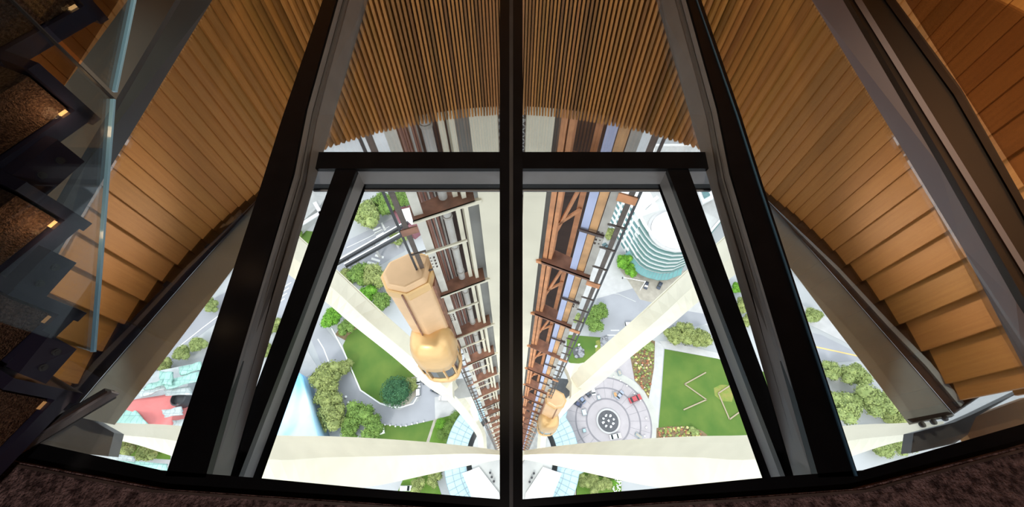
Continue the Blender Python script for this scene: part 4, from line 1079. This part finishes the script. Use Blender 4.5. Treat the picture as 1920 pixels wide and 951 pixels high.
mb = MB(); mb.prism([G(*q, 9.3) for q in [(1053, 888), (1040, 920), (1030, 952), (982, 952), (986, 925), (1018, 876)]], (0, 0, .4)); mb.build('roof_panel', M['white'], pav)
for x, y in ((1001, 888), (997, 896), (993, 904), (919, 887), (922, 895), (926, 903)):
    p = G(x, y, 9.4); mb = MB(); mb.tube(p, p + Vector((0, 0, .5)), .35, 12); mb.build('roof_vent', M['dark_steel'], pav)
mb = MB(); mb.prism([G(*q, 14) for q in ((982, 760), (996, 780), (1002, 808), (1013, 836), (995, 846), (925, 846), (907, 836), (918, 808), (924, 780), (938, 760))], (0, 0, .6)); mb.build('core_base_roof', M['col_grey'], pav)
# ------------------------------------------------------------------ teal office building
ob = thing('office_building', (60, 88, 0), 'rounded teal office building with white roof disc and white windowed wing', 'building')
RH = 25.0
ft = [(1197, 400), (1206, 418), (1216, 433), (1228, 447), (1240, 455), (1254, 460), (1272, 464), (1292, 463), (1318, 452), (1345, 420)]
rp = [G(*q, RH) for q in ft]
back = [Vector((118, 128, RH)), Vector((62, 128, RH))]
poly = rp + back
def grow(pl_, k, z):
    cx = sum(p.x for p in pl_) / len(pl_); cy = sum(p.y for p in pl_) / len(pl_)
    return [Vector((p.x + (p.x - cx) / math.hypot(p.x - cx, p.y - cy) * k, p.y + (p.y - cy) / math.hypot(p.x - cx, p.y - cy) * k, z)) for p in pl_]
def smooth_poly(pl_, it=2):
    for _ in range(it):
        q = []
        for i, p in enumerate(pl_):
            nx_ = pl_[(i + 1) % len(pl_)]; q += [p * .75 + nx_ * .25, p * .25 + nx_ * .75]
        pl_ = q
    return pl_
sp = rp + back
mb = MB(); mb.prism(grow(sp, -.35, 0), (0, 0, RH - .3)); mb.build('curved_glazing', M['teal_glass'], ob)
nf = 16
for i in range(nf):
    z = 2.5 + i * (RH - 3.2) / (nf - 1)
    mb = MB(); mb.prism(grow(sp, .12 if i % 2 else .25, z), (0, 0, .42 if i % 2 else .6)); mb.build('floor_band', M['fac_white'] if i % 2 else M['teal'], ob)
mb = MB(); mb.prism(grow(sp, -.3, RH - .25), (0, 0, .2)); mb.build('roof_deck', M['roofgrey'], ob)
mb = MB(); a = grow(sp, .3, RH - .3); b = grow(sp, -.5, RH - .3)
rows = [a, [p + Vector((0, 0, .9)) for p in a], [p + Vector((0, 0, .9)) for p in b], b]; mb.loft(rows + [rows[0]], cap=False); mb.build('parapet', M['white'], ob)
dc = G(1266, 425, RH + 3); r_ = (G(1230, 425, RH + 3) - dc).length
mb = MB(); mb.lathe((dc.x, dc.y, RH), [(r_ * 1.12, 0), (r_ * 1.12, .8), (r_ * 1.0, .85), (r_, 3), (r_ * .97, 3.2), (.01, 3.3)], 56); mb.build('roof_disc', M['white'], ob)
mb = MB(); mb.lathe((dc.x, dc.y, RH), [(r_ * 1.14, -.1), (r_ * 1.30, -.1), (r_ * 1.30, .35), (r_ * 1.14, .35), (r_ * 1.14, -.1)], 56); mb.build('roof_walk', M['pave'], ob)
for q in ((1206, 392, 1232, 372), (1213, 398, 1225, 386)):
    a, b = G(q[0], q[1], RH), G(q[2], q[3], RH); mb = MB(); mb.bar((a.x, a.y, RH + .6), (b.x, b.y, RH + .6), 1.2, 1.0); mb.build('roof_duct', M['white'], ob)
# canopy round the foot
cb = [p for p in grow(rp[1:-1], 0, 0)]
mb = MB(); cx = Vector((80, 110, 0)); rows = []
for k, z in ((.2, 4.6), (3.0, 3.6), (3.0, 3.3), (.2, 4.3)):
    rows.append([Vector((p.x, p.y, 0)) + (Vector((p.x, p.y, 0)) - cx).normalized() * k + Vector((0, 0, z)) for p in cb])
secs = [[rows[j][i] for j in range(4)] for i in range(len(cb))]
mb.loft(secs); mb.build('canopy', M['teal_roof'], ob)
mb = MB()
for i in range(len(cb) - 1):
    for k in range(3):
        a = rows[0][i].lerp(rows[0][i + 1], k / 3); b = rows[1][i].lerp(rows[1][i + 1], k / 3); mb.bar(a + Vector((0, 0, .08)), b + Vector((0, 0, .08)), .12, .1)
mb.build('canopy_ribs', M['mullion'], ob)
# white wing in front: each floor reaches a little less far than the one below
wa, wb_ = G(1197, 404, RH), G(1120, 292, RH)
wa.z = wb_.z = 0
dv = (wb_ - wa).normalized(); nv = Vector((-dv.y, dv.x, 0)); nv = nv if nv.x < 0 else -nv
Lw = (wb_ - wa).length; wc = G(1207, 497, 0); ext = max(4, -(wc - wa).dot(dv)); off = (wc - wa).dot(nv)
FH = RH / 7; wa = wa + nv * min(max(off, 0), 2.5)
for j in range(7):
    e0 = -ext * (1 - j / 6.5); mb = MB()
    q = [wa + dv * e0, wa + dv * Lw, wa + dv * Lw - nv * 14, wa + dv * e0 - nv * 9]
    mb.prism([p + Vector((0, 0, j * FH)) for p in q], (0, 0, FH - .02)); wing = mb.build('white_wing', M['fac_white'], ob)
    mb = MB(); q2 = [wa + dv * (e0 - .4) + nv * .35, wa + dv * Lw + nv * .35, wa + dv * Lw - nv * .2, wa + dv * (e0 - .4) - nv * .2]
    mb.prism([p + Vector((0, 0, (j + 1) * FH - .5)) for p in q2], (0, 0, .5)); mb.build('ledge', M['white'], wing)
    x = e0 + 1.0
    x = math.ceil(x / 4.3) * 4.3 - 2.1 if j else x
    while x + 3.2 < Lw and x < 34:
        c = wa + dv * x + nv * .0 + Vector((0, 0, j * FH + .75))
        mb = MB(); mb.prism([c, c + dv * 3.0, c + dv * 3.0 + Vector((0, 0, 1.9)), c + Vector((0, 0, 1.9))], nv * .08); mb.build('window', M['teal_glass'], wing)
        x += 4.3
# neighbour seen in the narrow slot
# ------------------------------------------------------------------ crumpled metal museum
mu = thing('museum_building', (-125, 24, 0), 'crumpled metal building of red, seafoam and silver curved panels', 'building')
def sheet(name, quad, h, amp, m, parent, nx=14, ny=10, thick=.8, fx=1.3, fy=1.7, ph=0., skirt=True):
    a, b, c, d = [G(*q, h) for q in quad]; mb = MB()
    top = []; 
    for j in range(ny + 1):
        row = []
        for i in range(nx + 1):
            s, t_ = i / nx, j / ny
            p = (a.lerp(b, s)).lerp(d.lerp(c, s), t_)
            edge = 1.0
            z = amp * (math.sin(fx * s * 6.28 + ph + t_ * 2) * .5 + math.sin(fy * t_ * 6.28 + ph * 1.7 + s * 3) * .5) 
            row.append(Vector((p.x, p.y, h + z)))
        top.append(row)
    vt = [[mb.bm.verts.new(p) for p in r] for r in top]
    zb = (lambda p: Vector((p.x, p.y, max(.1, p.z - thick)))) if not skirt else (lambda p: Vector((p.x, p.y, .1)))
    vb = [[mb.bm.verts.new(zb(p)) for p in r] for r in top]
    for j in range(ny):
        for i in range(nx):
            mb.bm.faces.new((vt[j][i], vt[j][i + 1], vt[j + 1][i + 1], vt[j + 1][i])); mb.bm.faces.new((vb[j][i], vb[j + 1][i], vb[j + 1][i + 1], vb[j][i + 1]))
    for j in range(ny):
        for i in (0, nx): mb.bm.faces.new((vt[j][i], vt[j + 1][i], vb[j + 1][i], vb[j][i]))
    for i in range(nx):
        for j in (0, ny): mb.bm.faces.new((vt[j][i], vt[j][i + 1], vb[j][i + 1], vb[j][i]))
    o = mb.build(name, m, parent, smooth=True); return o
def paneled(c, seam, ws):
    m = mat('panel_' + str(len(bpy.data.materials)), c, .45, .1); nt = m.node_tree; b = nt.nodes['Principled BSDF']
    tc = nt.nodes.new('ShaderNodeTexCoord'); br = nt.nodes.new('ShaderNodeTexBrick'); br.offset = 0; br.inputs['Scale'].default_value = 1
    br.inputs['Brick Width'].default_value = ws; br.inputs['Row Height'].default_value = ws * 2.2; br.inputs['Mortar Size'].default_value = .09
    br.inputs['Color1'].default_value = (*c, 1); br.inputs['Color2'].default_value = (*(x * .82 for x in c), 1); br.inputs['Mortar'].default_value = (*seam, 1)
    nt.links.new(tc.outputs['Object'], br.inputs['Vector']); nt.links.new(br.outputs['Color'], b.inputs['Base Color']); return m
SEA = paneled((.36, .60, .53), (.20, .36, .34), 1.6); SIL = paneled((.50, .55, .55), (.30, .35, .36), 1.6)
sheet('red_shell', [(230, 758), (336, 732), (328, 808), (266, 802)], 10, 1.6, M['red_metal'], mu, 20, 14, fx=.9, fy=.8, ph=.6)
for q, h, m, ph in ((((262, 731), (310, 714), (312, 728), (262, 745)), 13, SIL, .2), (((305, 716), (372, 696), (374, 714), (312, 730)), 14, SEA, 1.0), (((300, 696), (322, 697), (320, 722), (298, 720)), 15, SEA, 2.0),
                    (((336, 690), (376, 678), (378, 693), (338, 704)), 13, SEA, .5), (((308, 728), (356, 725), (358, 740), (310, 742)), 12, SIL, 1.4), (((276, 722), (306, 712), (306, 722), (270, 732)), 15, SEA, .1),
                    (((205, 780), (240, 756), (278, 797), (205, 800)), 11, SEA, 2.4), (((304, 769), (338, 762), (340, 777), (308, 783)), 15, SIL, 1.9),
                    (((322, 790), (345, 786), (345, 806), (318, 806)), 11, SIL, .4), (((222, 862), (312, 870), (312, 890), (226, 880)), 9, SEA, .7), (((205, 850), (250, 856), (250, 866), (205, 862)), 10, SIL, .7)):
    o = sheet('roof_ribbon', q, h, .7, m, mu, 10, 4, .6, ph=ph, skirt=False)
    if m is SIL: o['label'] = 'silver curved roof ribbon'
mb = MB(); mb.prism([G(*q, 0) for q in ((215, 742), (300, 705), (375, 690), (360, 806), (205, 806))], (0, 0, 5.0)); mb.build('building_core', M['silver'], mu)
mb = MB(); p = G(338, 748, 10); mb.lathe((p.x, p.y, 7), [(2.5, 0), (2.5, 4.0), (2.1, 4.3), (1.9, 3.0)], 24); mb.build('round_opening', M['dark_steel'], mu)
bm_ = thing('blue_building', (-82, 18, 0), 'billowing shiny blue metal building beside the olive tree row', 'building')
sheet('blue_shell', [(520, 690), (562, 700), (606, 836), (440, 840)], 9, 2.6, M['blue_metal'], bm_, 26, 20, fx=1.1, fy=.8, ph=.3)
# small buildings in the upper slots
mb = MB(); mb.prism([G(*q, 6) for q in ((540, 440), (600, 385), (640, 330), (560, 330), (500, 400))], (0, 0, -6)); 
sb = thing('low_building', tuple(G(570, 400)), 'low pale roofed building in the narrow slot above the grass', 'building'); mb.build('roof', M['roofgrey'], sb)
mb = MB()
for a, b in (((560, 424), (602, 398)), ((590, 380), (604, 404))):
    A, B_ = G(*a, 6.3), G(*b, 6.3); mb.bar(A, B_, 1.6, .6)
mb.build('roof_edge', M['white'], sb)
nb = thing('white_roof_building', tuple(G(1335, 370)), 'white roofed block with square skylight in the narrow slot', 'building')
# maroon street car shelter under the rails at the upper left
sh = thing('maroon_shelter', tuple(G(752, 405)), 'maroon and white shelter on the street behind the ladder frame', 'shelter')
mb = MB(); mb.prism([G(*q, 4) for q in ((735, 392), (770, 385), (800, 420), (775, 440), (752, 425))], (0, 0, -4)); mb.build('body', M['maroon'], sh)
mb = MB(); mb.prism([G(*q, 4.4) for q in ((742, 396), (768, 390), (790, 415), (772, 422))], (0, 0, .3)); mb.build('roof', M['white'], sh)
mb = MB(); q = [(1306, 352), (1330, 352), (1340, 370), (1318, 382)]
mb.prism([G(*p, 27) for p in q], (0, 0, -1.2)); mb.build('roof', M['white'], nb)
mb = MB(); mb.prism([G(x * .5 + 661.5, y * .5 + 182, 27.1) for x, y in q], (0, 0, .3)); mb.build('skylight', M['teal_glass'], nb)
